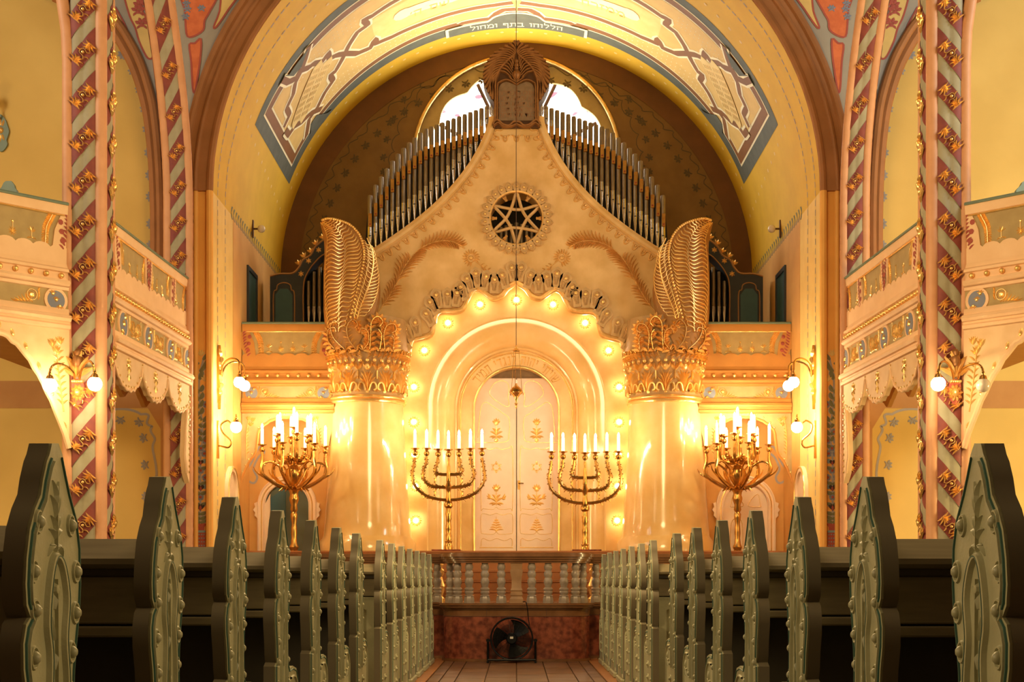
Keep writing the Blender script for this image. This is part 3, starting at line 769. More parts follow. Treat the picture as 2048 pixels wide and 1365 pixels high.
def tri_motif(m, x, z, k, s):                                            # shell with leaves trailing away from the roundel
    m.dome((x + s*.07*k, z + .02*k), .030*k, .022, 8, 2)
    m.stroke([(x + s*.07*k + .05*k*math.cos(a), z + .02*k + .05*k*math.sin(a)) for a in [i*PI/6 for i in range(13)]], .010*k, .012)
    for i in range(6): m.leaf((x + s*(.06 + .025*i)*k, z - .05*k), (x + s*(.10 + .035*i)*k, z + (.05 - .018*i)*k), .018*k, .012, -.2*s, 3)
    for i in range(4): m.leaf((x + s*.01*k, z + (-.02 + .03*i)*k), (x - s*.005*k, z + (.04 + .03*i)*k), .016*k, .012, .2*s, 3)
    m.stroke([(x, z - .085*k), (x + s*.26*k, z - .085*k)], .010*k, .010)
BEAD = meshdata(MB().sphere((0, 0, 0), 1, 10, 7), 'bead', 'gold')
def balcony(root, p0, p1, n, zt, feathers, fleurs, roundels, tris, beadgap, frieze=.27, valance=None, dim=False, back=1.6):
    p0 = Vector((p0[0], p0[1], 0)); p1 = Vector((p1[0], p1[1], 0)); L = (p1 - p0).length; u = (p1 - p0)/L; n = Vector((n[0], n[1], 0)).normalized(); Z = Vector((0, 0, 1))
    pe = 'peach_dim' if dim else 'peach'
    X = lambda s, z, d: p0 + u*s + Z*z + n*d                               # relief frame
    S = lambda d, z, s: p0 + u*s + Z*z + n*d                               # section frame
    ex = lambda poly, nm, m, a=0, b=L: MB(S).prism(poly, a, b).build(nm, m, root, 30)
    ex([(-.22, zt - .03), (.05, zt - .03), (.055, zt - .015), (.04, zt), (-.22, zt)], 'rail_cap', 'gallery_green')
    ex([(-.2, zt - .03), (.035, zt - .03), (.04, zt - .05), (.03, zt - .12), (.0, zt - .13), (-.2, zt - .13)], 'rail', pe)
    ex([(-.15, zt - .13), (0, zt - .13), (0, zt - .50), (-.15, zt - .50)], 'parapet_panel', 'olive')
    MB().tube([X(.0, zt - .128, .012), X(L, zt - .128, .012)], .010, 6).build('gilt_line', 'gold', root)
    # scalloped apron and cornice
    q = [(0, zt - .66)]; ns = max(3, int(L/.17))
    for i in range(ns):
        for k in range(6): t = (i + k/6)*L/ns; q.append((t, zt - .455 + .035*abs(math.sin(PI*k/6))**.6))
    q += [(L, zt - .455), (L, zt - .66)]
    MB(X).prism(q, 0, .022).build('scalloped_apron', pe, root, 30)
    z = zt - .60
    ex([(-.15, z), (.022, z), (.03, z - .04), (.045, z - .05), (.06, z - .06), (.06, z - .085), (.035, z - .095), (.035, z - .16), (.075, z - .17), (.085, z - .195), (.07, z - .22), (.04, z - .235), (-.15, z - .235)], 'bead_cornice', pe)
    g = beadgap*.5
    while g < L:
        inst(BEAD, 'bead', root, Matrix.Translation(X(g, z - .127, .05)) @ Matrix.Scale(.028, 4)); g += beadgap
    z = zt - .835
    ex([(-.15, z), (.03, z), (.03, z - frieze), (-.15, z - frieze)], 'frieze', 'olive')
    ex([(0, z), (.055, z), (.05, z - .03), (.03, z - .035), (0, z - .035)], 'frieze_fillet', pe)
    z2 = z - frieze
    ex([(-.15, z2 + .04), (.05, z2 + .04), (.06, z2 + .02), (.06, z2 - .02), (.10, z2 - .03), (.115, z2 - .06), (.10, z2 - .085), (.075, z2 - .09), (.075, z2 - .11), (.09, z2 - .125), (.085, z2 - .155), (.05, z2 - .165), (-.15, z2 - .165)], 'lower_cornice', pe)
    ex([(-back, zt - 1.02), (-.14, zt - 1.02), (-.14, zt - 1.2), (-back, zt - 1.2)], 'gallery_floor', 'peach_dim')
    for (s, hgt, sg) in feathers:
        m = MB(X); feather_motif(m, s, zt - .03, hgt, sg); m.build('gilt_feather', 'gold', root)
        m = MB(lambda a, b, h: X(a, b, h + .004))
        c0 = s + sg*.10
        for i in range(9): t = i/8; m.leaf((c0 + sg*(.09 - .06*t*t), zt - .16 - .30*t), (c0 + sg*(.04 - .06*t*t), zt - .12 - .30*t), .022, .004, .2, 3)
        for k in range(3): m.dome((c0 - sg*.0 - .01*k, zt - .20 - .09*k), .028, .004, 7, 1)
        MB(X).prism([(c0 - sg*.085, zt - .47), (c0 - sg*.06, zt - .28), (c0 + sg*.0, zt - .14), (c0 + sg*.14, zt - .13), (c0 + sg*.12, zt - .34), (c0 + sg*.02, zt - .50)][::int(sg)], 0, .018).build('parapet_lappet', pe, root, 30)
        m.v = [tuple(Vector(v) + n*.018) for v in m.v]; m.build('painted_sprig', 'paint_red', root, 0)
    for (s, typ) in fleurs:
        m = MB(X); fleur(m, s, zt - .34, 1.1, typ); m.build('gilt_fleur', 'gold', root)
    for s in roundels:
        zc = z - frieze*.5 - .01; r = frieze*.5 - .035
        MB(X).prism([(s + (r + .03)*math.cos(2*PI*i/20), zc + (r + .03)*math.sin(2*PI*i/20)) for i in range(20)], .0, .045).build('roundel_rim', pe, root, 30)
        m = MB(X); m.prism([(s + r*math.cos(2*PI*i/20), zc + r*math.sin(2*PI*i/20)) for i in range(20)], .03, .048); m.build('roundel', 'paint_blue', root, 30)
        m = MB(lambda a, b, h: X(a, b, h + .048))
        for i in range(3):
            t = -.6 + i*.6; c = Vector((s + r*.5*math.sin(t*1.5), zc + r*.62*(i - 1)))
            m.dome(c, r*.2, .02, 7, 2)
            for q in (-1, 1):
                for a in (.4, 1.1): m.leaf(c, c + Vector((q*r*.48*math.sin(a), r*.42*math.cos(a)*(-1 if i == 0 else 1))), r*.16, .014, .2*q, 3)
        m.build('roundel_leaves', 'gold', root)
    for (s, sg) in tris:
        m = MB(lambda a, b, h: X(a, b, h + .03)); tri_motif(m, s, z - frieze*.5 - .01, frieze/.24, sg); m.build('gilt_shell', 'gold', root)
    return X, zt, z2 - .165, L
def valance_side(root, X, ztop, L, pend, drop, leg):                          # lace-like board hanging below the cornice
    n = 90; bot = []
    for i in range(n + 1):
        s = L*i/n; t = (s/L*pend) % 1.0
        arch = abs(math.sin(PI*(t)))**.75
        zb = ztop - .07 - (drop + .06)*max(0.0, math.sin(PI*t))**.55 + .022*abs(math.sin(i*.75))
        bot.append((s, zb))
    poly = [(0, ztop)] + bot[:-4] + [(L - .20, ztop - .5), (L - .24 + 0, ztop - .85), (L - .16, ztop - 1.05), (L, ztop - 1.2), (L, ztop)]
    MB(X).prism(poly, .0, .06).build('valance', 'valance', root, 30)
    MB().tube([X(a, b, .06) for a, b in poly[1:-2]], .014, 6).build('valance_edge', 'peach', root)
    m = MB(lambda a, b, h: X(a, b, h + .06))
    for i, (s, zb) in enumerate(bot[:-5]):
        if i % 3 == 0: m.dome((s, zb + .035), .014, .012, 6, 2)
    for k in range(14): m.dome((L - .05, ztop - .12 - k*.07), .018, .014, 6, 2)
    m.build('gilt_valance_pearls', 'gold', root, kind='stuff')
    for k in range(pend):
        m = MB(lambda a, b, h: X(a, b, h + .06))
        c = L*(k + .5)/pend; zc = ztop - .10
        m.dome((c, zc), .03, .02, 7, 2)
        for a in range(0, 360, 45): t = math.radians(a); m.leaf((c + .03*math.cos(t), zc + .03*math.sin(t)), (c + .075*math.cos(t), zc + .085*math.sin(t)), .026, .016, .2, 3)
        m.leaf((c, zc - .09), (c, zc - .17), .03, .014, 0, 3); m.leaf((c - .02, zc - .09), (c - .06, zc - .13), .02, .012, .2, 3); m.leaf((c + .02, zc - .09), (c + .06, zc - .13), .02, .012, -.2, 3)
        m.build('gilt_valance_rosette', 'gold', root)
for s in (-1, 1):
    sd = 'left' if s < 0 else 'right'
    r = thing('gallery_balcony', '%s side gallery balcony running back between the two striped columns' % sd, 'balcony', (s*4.02, 15.6, 2.6), 'gallery balconies')
    y0, y1 = 14.27, 17.05
    L = y1 - y0
    X, zt, zv, _ = balcony(r, (s*4.10, y0), (s*3.97, y1), (-s, 0), 4.545, [(15.55 - y0 - .10, .42, 1), (15.55 - y0 + .12, .42, -1), (17.15 - y0 - .16, .42, 1), (14.66 - y0, .34, -1), (16.36 - y0, .34, 1)],
        [(14.95 - y0, 0), (15.2 - y0, 1), (15.9 - y0, 1), (16.1 - y0, 0), (16.65 - y0, 1)], [14.62 - y0, 15.47 - y0, 16.3 - y0, 17.0 - y0],
        [(14.86 - y0, 1), (15.23 - y0, -1), (15.71 - y0, 1), (16.06 - y0, -1), (16.54 - y0, 1), (16.76 - y0, -1)], .095, .31)
    valance_side(r, X, zv, L, 3, .24, .9)
    # inner lace board on the far side of the gallery, seen below the front one
    mbx = MB(lambda a, b, h: Vector((s*(4.32 + h), y0 + a, b))); q = [(0, zv)] + [(L*i/60, zv - .10 - .22*(1 - abs(2*((i/60*3) % 1) - 1)) + .015*abs(math.sin(i*1.1))) for i in range(61)] + [(L, zv)]
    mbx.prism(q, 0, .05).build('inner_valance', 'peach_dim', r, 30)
    # diagonal gallery balcony towards the viewer
    r2 = thing('gallery_balcony', '%s diagonal gallery balcony cut by the picture edge' % sd, 'balcony', (s*4.9, 13.5, 2.6), 'gallery balconies')
    q0 = Vector((s*4.40, 13.90)); q1 = q0 + Vector((s*1.25, -1.25)); dn = (-s, -1)
    Lg = (q1 - q0).length
    X, zt, zv, _ = balcony(r2, q0, q1, dn, 4.60, [(.17, .42, -1)], [(.36, 0), (.55, 1), (.75, 1), (.94, 0)], [.13, 1.35], [(.30, 1), (1.18, -1)], .155, .25)
    # arched lace board
    bot = [];
    for i in range(41):
        a = Lg*i/40; tt = max(0.0, 1 - a/.80); bot.append((a, zv - .10 - 1.05*tt**2.1 + .022*abs(math.sin(i*1.2))))
    MB(X).prism([(0, zv)] + bot + [(Lg, zv)], 0, .06).build('valance', 'valance', r2, 30)
    MB().tube([X(a, b, .055) for a, b in bot], .03, 8).build('valance_edge', 'peach', r2)
    m = MB(lambda a, b, h: X(a, b, h + .06))
    for i, (a, b) in enumerate(bot):
        if i % 3 == 1: m.leaf((a, b + .05), (a + .02, b + .12), .04, .016, .1, 3); m.dome((a, b + .06), .018, .016, 6, 2)
    m.build('gilt_edge_leaves', 'gold', r2, kind='stuff')
    for (x, zz_) in ((.10, -.10), (.18, -.13), (.14, -.19)):
        m = MB(lambda a, b, h: X(a, b, h + .06))
        for a in (-50, -20, 20, 50, 0): t = math.radians(a); m.leaf((x, zv + zz_ - .05), (x + .06*math.sin(t), zv + zz_ + .03*math.cos(t)), .026, .016, 0, 3)
        m.build('wheat_ear', 'gold', r2)
    m = MB(lambda a, b, h: X(a, b, h + .06))
    m.stroke(smooth_path([(.14, zv - .2), (.11, zv - .45), (.06, zv - .8)], 6), .014, .012)
    for k in range(9): m.leaf((.12 - k*.006, zv - .25 - k*.06), (.18 - k*.006, zv - .20 - k*.06), .022, .012, .2, 3); m.leaf((.12 - k*.006, zv - .25 - k*.06), (.06 - k*.006, zv - .20 - k*.06), .022, .012, -.2, 3)
    m.build('wheat_stalk', 'gold', r2)
    # green bench end in the gallery
    b0 = P(14 if s < 0 else 2052, 383, 14.2); 
    prof = [(-.14, -.5), (.14, -.5), (.14, .0), (.11, .03), (.10, .06), (.06, .10), (-.02, .105), (-.05, .09), (-.08, .05), (-.12, .02), (-.14, 0)]
    be = MB(lambda a, b, h: Vector((b0.x + a*.8, b0.y + h + a*.3*s, b0.z + b))).prism(prof, 0, .05).build('gallery_bench_end', 'pew_green')
    be.data.materials[0] = M['gallery_green']
    tag(be, 'green curved bench end peeping over the %s diagonal gallery rail' % sd, 'bench end', 'gallery bench ends')
# ------------------------------------------------------------------ painted flower strips on the piers
for s in (-1, 1):
    Yp = YA - .004
    T = lambda px, py: (abs(P(px, py, Yp).x), P(px, py, Yp).z)
    base = Vector(T(402, 690)); sc = Yp/F
    root = thing('painted_flower_strip', 'painted strip of flowers, hearts and leaves on the %s chancel pier' % ('left' if s < 0 else 'right'), 'wall painting', (s*base.x, Yp, 1.3), 'painted flower strips')
    Q = lambda x, y: T(380 + x*.3, 690 + y*.3004)                               # strip crop pixels to wall
    def mk(): return MB(lambda x, z, h: Vector((s*x, Yp - h, z)))
    halo = mk(); lv = mk(); bl = mk(); rd = mk(); yl = mk(); tl = mk(); bk = mk(); bs = mk()
    def flower(x, y, r=22):
        c = Vector(Q(x, y)); k = r*.3*sc
        halo.dome(c, k*1.15, .001, 10, 1, .001)
        for i in range(5): t = 2*PI*i/5; bl.dome(c + Vector((math.sin(t), math.cos(t)))*k*.55, k*.45, .003, 7, 1, .002)
        rd.dome(c, k*.42, .004, 8, 1, .005)
    def lf(x0, y0, x1, y1, w=24, m=None, b=.25): (m or lv).leaf(Q(x0, y0), Q(x1, y1), w*.3*sc, .004, b, 4, .002); halo.leaf(Q(x0, y0), Q(x1, y1), w*.4*sc, .001, b, 4, .001)
    def heart(x, y, r):
        c = Vector(Q(x, y)); k = r*.3*sc
        pts = [c + Vector((k*.062*16*math.sin(t)**3, k*.062*(13*math.cos(t) - 5*math.cos(2*t) - 2*math.cos(3*t) - math.cos(4*t)))) for t in [2*PI*i/24 for i in range(24)]]
        bk.poly([tuple(p) for p in pts], .005); rd.leaf(c + Vector((0, -k*.8)), c + Vector((0, k*.35)), k*.6, .003, 0, 4, .006)
    stem = smooth_path([Q(68, 1170), Q(70, 1000), Q(70, 760), Q(85, 600), Q(70, 420), Q(60, 250), Q(90, 90)], 8); halo.ribbon(stem, .025, .0015)
    for (x, y) in ((106, 398), (60, 580), (45, 640), (102, 640), (74, 690), (50, 725), (96, 725), (72, 838), (45, 885), (102, 885), (70, 1015)): flower(x, y)
    for (x, y, r) in ((72, 783, 20), (72, 952, 24), (70, 1080, 28)): heart(x, y, r)
    for y in (775, 945):
        for q in (-1, 1): tl.dome(Q(70 + q*25, y), 17*.3*sc, .003, 8, 1, .002)
    for i, y in enumerate((280, 330, 380, 430)):
        lf(62, y + 40, 40, y, 26, b=-.25); lf(66, y + 30, 85, y - 15, 26)
    for y in (470, 510, 560, 600): lf(85, y + 40, 112, y, 24); lf(82, y + 40, 66, y + 5, 22, b=-.25)
    lf(60, 230, 78, 165, 30); lf(64, 180, 104, 105, 26); lf(60, 130, 45, 125, 16); lf(85, 100, 106, 60, 20)
    for y in (665, 810, 910, 975, 1050, 1110, 1140, 1165): lf(70, y + 18, 36, y, 24, b=-.3); lf(70, y + 18, 106, y, 24, b=.3)
    for (x, y) in ((72, 45), (100, 215), (58, 500)):
        for a in (-50, -15, 20, 55): t = math.radians(a); yl.leaf(Q(x, y + 28), Q(x + 34*math.sin(t), y + 28 - 46*math.cos(t)), 14*.3*sc, .004, 0, 3, .003)
    bs.prism([Q(38, 1240), Q(40, 1365), Q(102, 1365), Q(104, 1240)], .001, .004); bs.leaf(Q(70, 1225), Q(32, 1195), .06, .004, .3, 4, .002); bs.leaf(Q(70, 1225), Q(108, 1195), .06, .004, -.3, 4, .002); bs.prism([Q(45, 1195), Q(48, 1240), Q(95, 1240), Q(98, 1195)], .001, .004)
    tl.prism([Q(40, 1237), Q(40, 1252), Q(102, 1252), Q(102, 1237)], .004, .006)
    for i in range(5):
        for k in range(4): tl.dome(Q(46 + k*16, 1265 + i*24), 5*.3*sc, .002, 6, 1, .005)
    for m_, nm, mt in ((halo, 'halo', 'paint_stencil'), (lv, 'leaves', 'paint_leaf'), (bl, 'petals', 'paint_blue'), (rd, 'red_hearts', 'paint_red'), (yl, 'lilies', 'paint_yellow'), (tl, 'blue_lobes', 'paint_sky'), (bk, 'dark_hearts', 'paint_black'), (bs, 'basket', 'paint_red')):
        m_.build(nm, mt, root, 0, kind='stuff')
# ------------------------------------------------------------------ pews
def pew_master():
    root = thing('pew', 'pew', 'pew', (0, 0, 0), 'green carved pews')
    near = [(.158, 1.188), (.143, 1.165), (.127, 1.15), (.105, 1.115), (.092, 1.083), (.060, 1.055), (.030, 1.015), (.012, .96), (.006, .91), (.012, .87), (.034, .848), (.010, .835), (-.006, .80), (-.004, .75), (.016, .69), (.026, .63), (.040, .602), (.004, .588), (.0, .10), (-.02, .07), (-.02, 0)]
    far = [(.60, 0), (.60, .07), (.58, .10), (.575, .30), (.555, .40), (.572, .46), (.56, .51), (.52, .55), (.43, .565), (.34, .56), (.30, .60), (.296, .66), (.302, .73), (.317, .79), (.335, .848), (.343, .906), (.340, .985), (.318, 1.044), (.270, 1.10), (.245, 1.136), (.222, 1.172), (.198, 1.192)]
    prof = near + far                                                     # (depth, height)
    t = .044
    # aisle face at x = 0, thickness towards -x (left pew); mirrored for the right side
    endp = MB(lambda a, b, h: Vector((h, a, b))).prism(prof, -t, 0).build('end_panel', ['pew_green'], root, 30)
    cap = MB()
    m = MB(); pp = [Vector((0, a, b)) for a, b in near]
    # near edge strip; the shade it stands in is put into its colour
    e = MB(); vs = []; fs = []
    for a, b in near: vs += [(-t - .001, a - .002, b), (-.006, a - .002, b)]
    for i in range(len(near) - 1): fs.append((i*2, i*2+2, i*2+3, i*2+1))
    e.add(vs, fs); e.build('edge_strip', 'pew_edge', endp, 50)
    def inset(pts, d):
        out = []
        for i, p in enumerate(pts):
            a = Vector(pts[i-1]); b = Vector(pts[(i+1) % len(pts)]); q = b - a; n = Vector((-q.y, q.x)).normalized(); out.append(Vector(p) + n*d)
        return out
    face = lambda a, b, h: Vector((h, a, b))
    # orientation: near runs downwards, far upwards -> inward normal
    ins = inset(prof[:-1] + prof[-1:], .012)
    MB(face).stroke([(p.x, p.y) for p in ins[1:19]], .007, .004).build('edge_groove', 'pew_teal', endp)
    ins2 = inset(prof, .022); MB(face).stroke([(p.x, p.y) for p in ins2[1:19]], .010, .007).build('edge_bead', 'pew_green', endp)
    MB(face).stroke([(p.x, p.y) for p in ins[21:42]], .006, .004).build('edge_groove', 'pew_teal', endp)
    # arched moulding and carved sprig
    arch = smooth_path([(.115, .40), (.12, .62), (.132, .76), (.115, .83), (.125, .90), (.15, .955), (.18, .965), (.212, .94), (.235, .88), (.222, .80), (.235, .72), (.24, .60), (.24, .40)], 5)
    MB(face).stroke([p for p in arch], .018, .010).build('carved_arch', 'pew_green', endp)
    MB(face).stroke([p + Vector((.008, 0)) for p in arch], .006, .0105).build('arch_groove', 'pew_teal', endp)
    sg = MB(face); cx = .175
    sg.stroke([(cx, 1.09), (cx, .98)], .006, .007)
    for (y0, dx, dy) in ((1.04, .030, .045), (1.06, .018, .055), (1.0, .038, .018), (1.01, .028, .035), (.985, .045, -.02), (.975, .03, .012)):
        for q in (-1, 1): sg.leaf((cx, y0), (cx + q*dx, y0 + dy), .013, .009, .3*q, 4)
    sg.dome((cx, 1.10), .008, .008, 6, 2)
    for k in range(5): sg.leaf((cx - .005, .62 + .06*k), (cx + .028 - .05*(k % 2), .665 + .06*k), .013, .008, .3, 4)
    sg.stroke([(cx, .58), (cx + .004, .75), (cx, .92)], .006, .007); sg.dome((cx, .90), .013, .009, 7, 2)
    for a in range(0, 360, 60): q = math.radians(a); sg.leaf((.44, .44), (.44 + .045*math.cos(q), .44 + .05*math.sin(q)), .022, .010, .2, 3)
    sg.stroke(smooth_path([(.36, .52), (.46, .52), (.53, .47), (.535, .38), (.54, .15)], 5), .012, .008)
    sg.build('carved_sprig', 'pew_green', endp)
    stud = MB(face); stud.dome((0, 0), .014, .015, 9, 3); stud.stroke([(.021*math.cos(2*PI*i/12), .021*math.sin(2*PI*i/12)) for i in range(12)], .008, .005, closed=True)
    sm = meshdata(stud, 'stud', 'pew_green')
    for (a, b) in ((.075, 1.03), (.27, 1.03), (.047, .935), (.305, .935), (.055, .86), (.30, .85), (.05, .77), (.275, .77), (.06, .68), (.262, .69), (.055, .60), (.27, .60), (.05, .51), (.29, .51), (.05, .42), (.30, .42), (.05, .33), (.30, .33), (.05, .24), (.30, .24), (.05, .15), (.30, .15)):
        inst(sm, 'stud', endp, Matrix.Translation((0, a, b)))
    MB().bbox(-.06, .012, -.03, .61, 0, .055, .01).build('foot', 'pew_green', root, 0)
    # desk, lockers, back and seat run towards -x
    Lp = 2.75; d = lambda a, b, h: Vector((h, a, b))
    MB(d).prism([(.02, .958), (.02, .972), (.17, 1.026), (.19, 1.022), (.19, .99), (.05, .945)], -Lp, -t).build('desk_lid', 'pew_desk', root, 30)
    MB(d).prism([(.045, .945), (.055, .935), (.19, .98), (.19, .95), (.06, .925), (.045, .93)], -Lp, -t).build('lid_moulding', 'pew_dark', root, 30)
    n = 3; w = (Lp - t)/n
    for k in range(n):
        x1 = -t - k*w; x0 = x1 - w
        dr = MB().bbox(x0 + .006, x1 - .006, .062, .080, .805, .936, .004).build('locker_door', 'pew_desk', root, 0)
        MB().bbox((x0 + x1)/2 - .05, (x0 + x1)/2 + .05, .052, .066, .797, .806, .002).build('locker_pull', 'steel', dr, 0)
    MB().bbox(-Lp, -t, .05, .20, .772, .800, .005).build('locker_floor', 'pew_desk', root, 0)
    MB().box(-Lp, -t, .185, .215, .10, 1.0).build('backrest', 'pew_dark', root)
    MB().bbox(-Lp, -t, .215, .56, .40, .44, .01).build('seat', 'pew_dark', root, 0)
    MB().box(-Lp, -t, .50, .53, .0, .40).build('seat_board', 'pew_dark', root)
    MB(lambda a, b, h: Vector((h, a, b))).prism([(p[0], min(p[1], 1.0)) for p in prof], -Lp - .04, -Lp).build('wall_end_panel', 'pew_green', root, 30)
    return root
def mirror_mesh(cache, me):
    if me.name not in cache:
        c = me.copy(); c.transform(Matrix.Scale(-1, 4, (1, 0, 0))); c.flip_normals(); cache[me.name] = c
    return cache[me.name]
pm = pew_master(); cache = {}
rows = [2.65 + .918*i for i in range(7)] + [9.60 + .915*i for i in range(7)]
ords = ['nearest', 'second', 'third', 'fourth', 'fifth', 'sixth', 'seventh', 'eighth', 'ninth', 'tenth', 'eleventh', 'twelfth', 'thirteenth', 'last']
first = True
for s in (-1, 1):
    for i, y in enumerate(rows):
        if first: o = pm; first = False
        else: o = copy_tree(pm)
        o.location = (s*.917, y, 0)
        o['label'] = 'carved green pew on the %s of the aisle, %s' % ('left' if s < 0 else 'right', ('nearest the viewer' if i == 0 else 'last before the balustrade' if i == 13 else ords[i] + ' from the viewer'))
        if s > 0:
            for ch in KIDS(o):
                ch.data = mirror_mesh(cache, ch.data)
                for g in KIDS(ch):
                    g.data = mirror_mesh(cache, g.data)
        if i == 7:                                                         # panelled back of the front block
            bk = MB().bbox(*sorted((s*-0.0 + s*0, s*0)), 0, 0, 0, 0) if False else None
            q = lambda a, b: tuple(sorted((s*(.917 + a), s*(.917 + b))))
            pn = MB().bbox(*q(.05, 2.75), y + .05, y + .08, .08, .80, .004).build('back_panel', 'pew_green', o, 0)
            for k in range(3):
                a0, a1 = .12 + k*.88, .12 + k*.88 + .76
                MB(lambda a, b, h: Vector((s*(.917 + a), y + .05 - h, b))).prism([(a0, .2), (a1, .2), (a1, .72), (a0, .72)], 0, .014, [[(a0 + .05, .25), (a1 - .05, .25), (a1 - .05, .67), (a0 + .05, .67)]]).build('panel_frame', 'pew_green', pn, 30)
# ------------------------------------------------------------------ the ark
YU = 19.40; YL = 19.62; PZB = 1.29                                            # upper face, lower face, platform height
ark = thing('ark_facade', 'cream stone ark facade with rose opening and gilt feather reliefs', 'ark', (0, 19.7, PZB))
def at(px, py, Y): p = P(px, py, Y); return (p.x, p.z)
symm = lambda pts: pts + [(-x, z) for x, z in reversed(pts)]
# half outlines (left), from the bottom outside upwards to the centre
wave = [at(818, 705, YU), at(820, 690, YU), at(826, 679, YU), at(845, 674, YU), at(862, 667, YU), at(868, 650, YU), at(872, 630, YU), at(884, 622, YU), at(905, 622, YU), at(924, 617, YU), at(934, 600, YU), at(944, 582, YU), at(956, 577, YU), at(970, 585, YU), at(986, 595, YU), at(1003, 590, YU), at(1016, 574, YU), at(1033, 563, YU)]
wv = [tuple(p) for p in smooth_path(wave, 4)]
edge = [at(700, 540, YU), at(725, 520, YU), at(752, 503, YU), at(790, 478, YU), at(830, 449, YU), at(870, 416, YU), at(905, 381, YU), at(935, 344, YU), at(957, 310, YU), at(973, 278, YU), at(984, 248, YU), at(986, 235, YU)]
eg = [tuple(p) for p in smooth_path(edge, 4)]
left = [at(700, 705, YU)] + eg
poly = left + [(-x, z) for x, z in reversed(left)] + [(-x, z) for x, z in wv][0:1]
poly = left + [(-x, z) for x, z in reversed(left)] + [(-x, z) for x, z in wv] + list(reversed(wv))[1:]
RCX, RCZ = 0.0, at(1033, 437, YU)[1]; RR = 54*YU/F
MB(lambda a, b, h: Vector((a, YU + h, b))).prism(poly, 0, .42, [[(RR*math.cos(2*PI*i/40), RCZ + RR*math.sin(2*PI*i/40)) for i in range(40)]]).build('gable', 'stone', ark, 30)
# rolled rim of the gable with drop ornaments
for s in (-1, 1):
    MB().tube([(p[0] if s < 0 else -p[0], YU - .0, p[1]) for p in eg], .055, 10).build('rolled_rim', 'stone', ark)
    MB().tube([(p[0] if s < 0 else -p[0], YU + .2, p[1] + .015) for p in eg], .06, 8).build('rolled_rim', 'stone', ark)
    m = MB(front(YU)); acc = 0; q = smooth_path([(x, z) for x, z in eg[6:]], 3); last = q[0]; pts = []
    for i in range(1, len(q) - 1):
        acc += (q[i] - last).length; last = q[i]
        if acc > .125:
            acc = 0; t = (q[i+1] - q[i-1]).normalized(); n = Vector((t.y, -t.x)); c = q[i] + n*.115
            u = [c - t*.055 - n*.045, c - t*.03 - n*.03, c - t*.022 + n*.02, c + n*.042, c + t*.022 + n*.02, c + t*.03 - n*.03, c + t*.055 - n*.045]
            m = MB(front(YU)); u = smooth_path(u, 3); m.stroke([(p.x if s < 0 else -p.x, p.y) for p in u], .022, .018)
            c2 = c - n*.02; m.dome((c2.x if s < 0 else -c2.x, c2.y), .019, .020, 7, 2); m.build('drop_ornament', 'stone_gilt', ark)
for x in (-.155, 0, .155):
    m = MB(front(YU))
    c = Vector((x, at(0, 277, YU)[1])); u = smooth_path([c + Vector((dx, dz)) for dx, dz in ((-.06, .045), (-.03, .03), (-.022, -.02), (0, -.042), (.022, -.02), (.03, .03), (.06, .045))], 3)
    m.stroke(u, .022, .018); m.dome((x, c.y + .02), .019, .020, 7, 2); m.build('drop_ornament', 'stone_gilt', ark)
# wavy rim
wl = wv + [(-x, z) for x, z in reversed(wv)][1:]
MB().tube([(x, YU + .0, z) for x, z in wl], .034, 8).build('wavy_rim', 'stone_gilt', ark)
MB().tube([(x, YU + .03, z - .03) for x, z in wl], .025, 6).build('wavy_rim', 'stone_gilt', ark)
# peacock feathers along the wavy rim
def peacock():
    f = MB(); f.prism([(x*.078, z*.078) for x, z in ((-.75, -2.3), (-.70, -1.4), (-.80, -.9), (-1.0, -.3), (-1.05, .35), (-.75, .95), (-.35, 1.15), (0, 1.4), (.35, 1.15), (.75, .95), (1.05, .35), (1.0, -.3), (.80, -.9), (.70, -1.4), (.75, -2.3))], 0, .035)
    f.dome((0, .012), .036, .02, 9, 2, .035); 
    f.stroke([(.05*math.cos(t)*.95, .012 + .05*math.sin(t)) for t in [2*PI*i/14 for i in range(14)]], .012, .012, .034, True)
    for k in range(3):
        for q in (-1, 1): f.stroke([(q*.010*k, -.14), (q*(.012 + .008*k), -.08), (q*(.015 + .013*k), -.035)], .007, .010, .034)
    return meshdata(f, 'peacock_feather', 'feather_stone')
PK = peacock(); PKG = meshdata(MB().dome((0, 0), 1, .6, 9, 2), 'feather_eye', 'gold')
heads = [(803, 681, 38), (811, 661, 30), (831, 648, 12), (853, 630, 30), (861, 607, 32), (873, 593, 14), (895, 591, 0), (914, 589, -8), (922, 577, 24), (935, 560, 22), (952, 550, 8), (972, 556, -12), (989, 562, -2), (1005, 553, 18), (1024, 538, 10)]
for s in (-1, 1):
    for (px, py, an) in heads:
        x, z = at(px, py, YU); x = x if s < 0 else -x; a = math.radians(an)*(1 if s < 0 else -1)
        u = Vector((math.cos(a), 0, math.sin(a))); v = Vector((-math.sin(a), 0, math.cos(a)))
        f = inst(PK, 'peacock_feather', ark, frame_mat(Vector((x, YU, z)), u, v, Vector((0, -1, 0))))
        e = bpy.data.objects.new('feather_eye', PKG); COL.objects.link(e); setpar(e, f); e.matrix_local = Matrix.Translation((0, .012, .048)) @ Matrix.Scale(.024, 4)
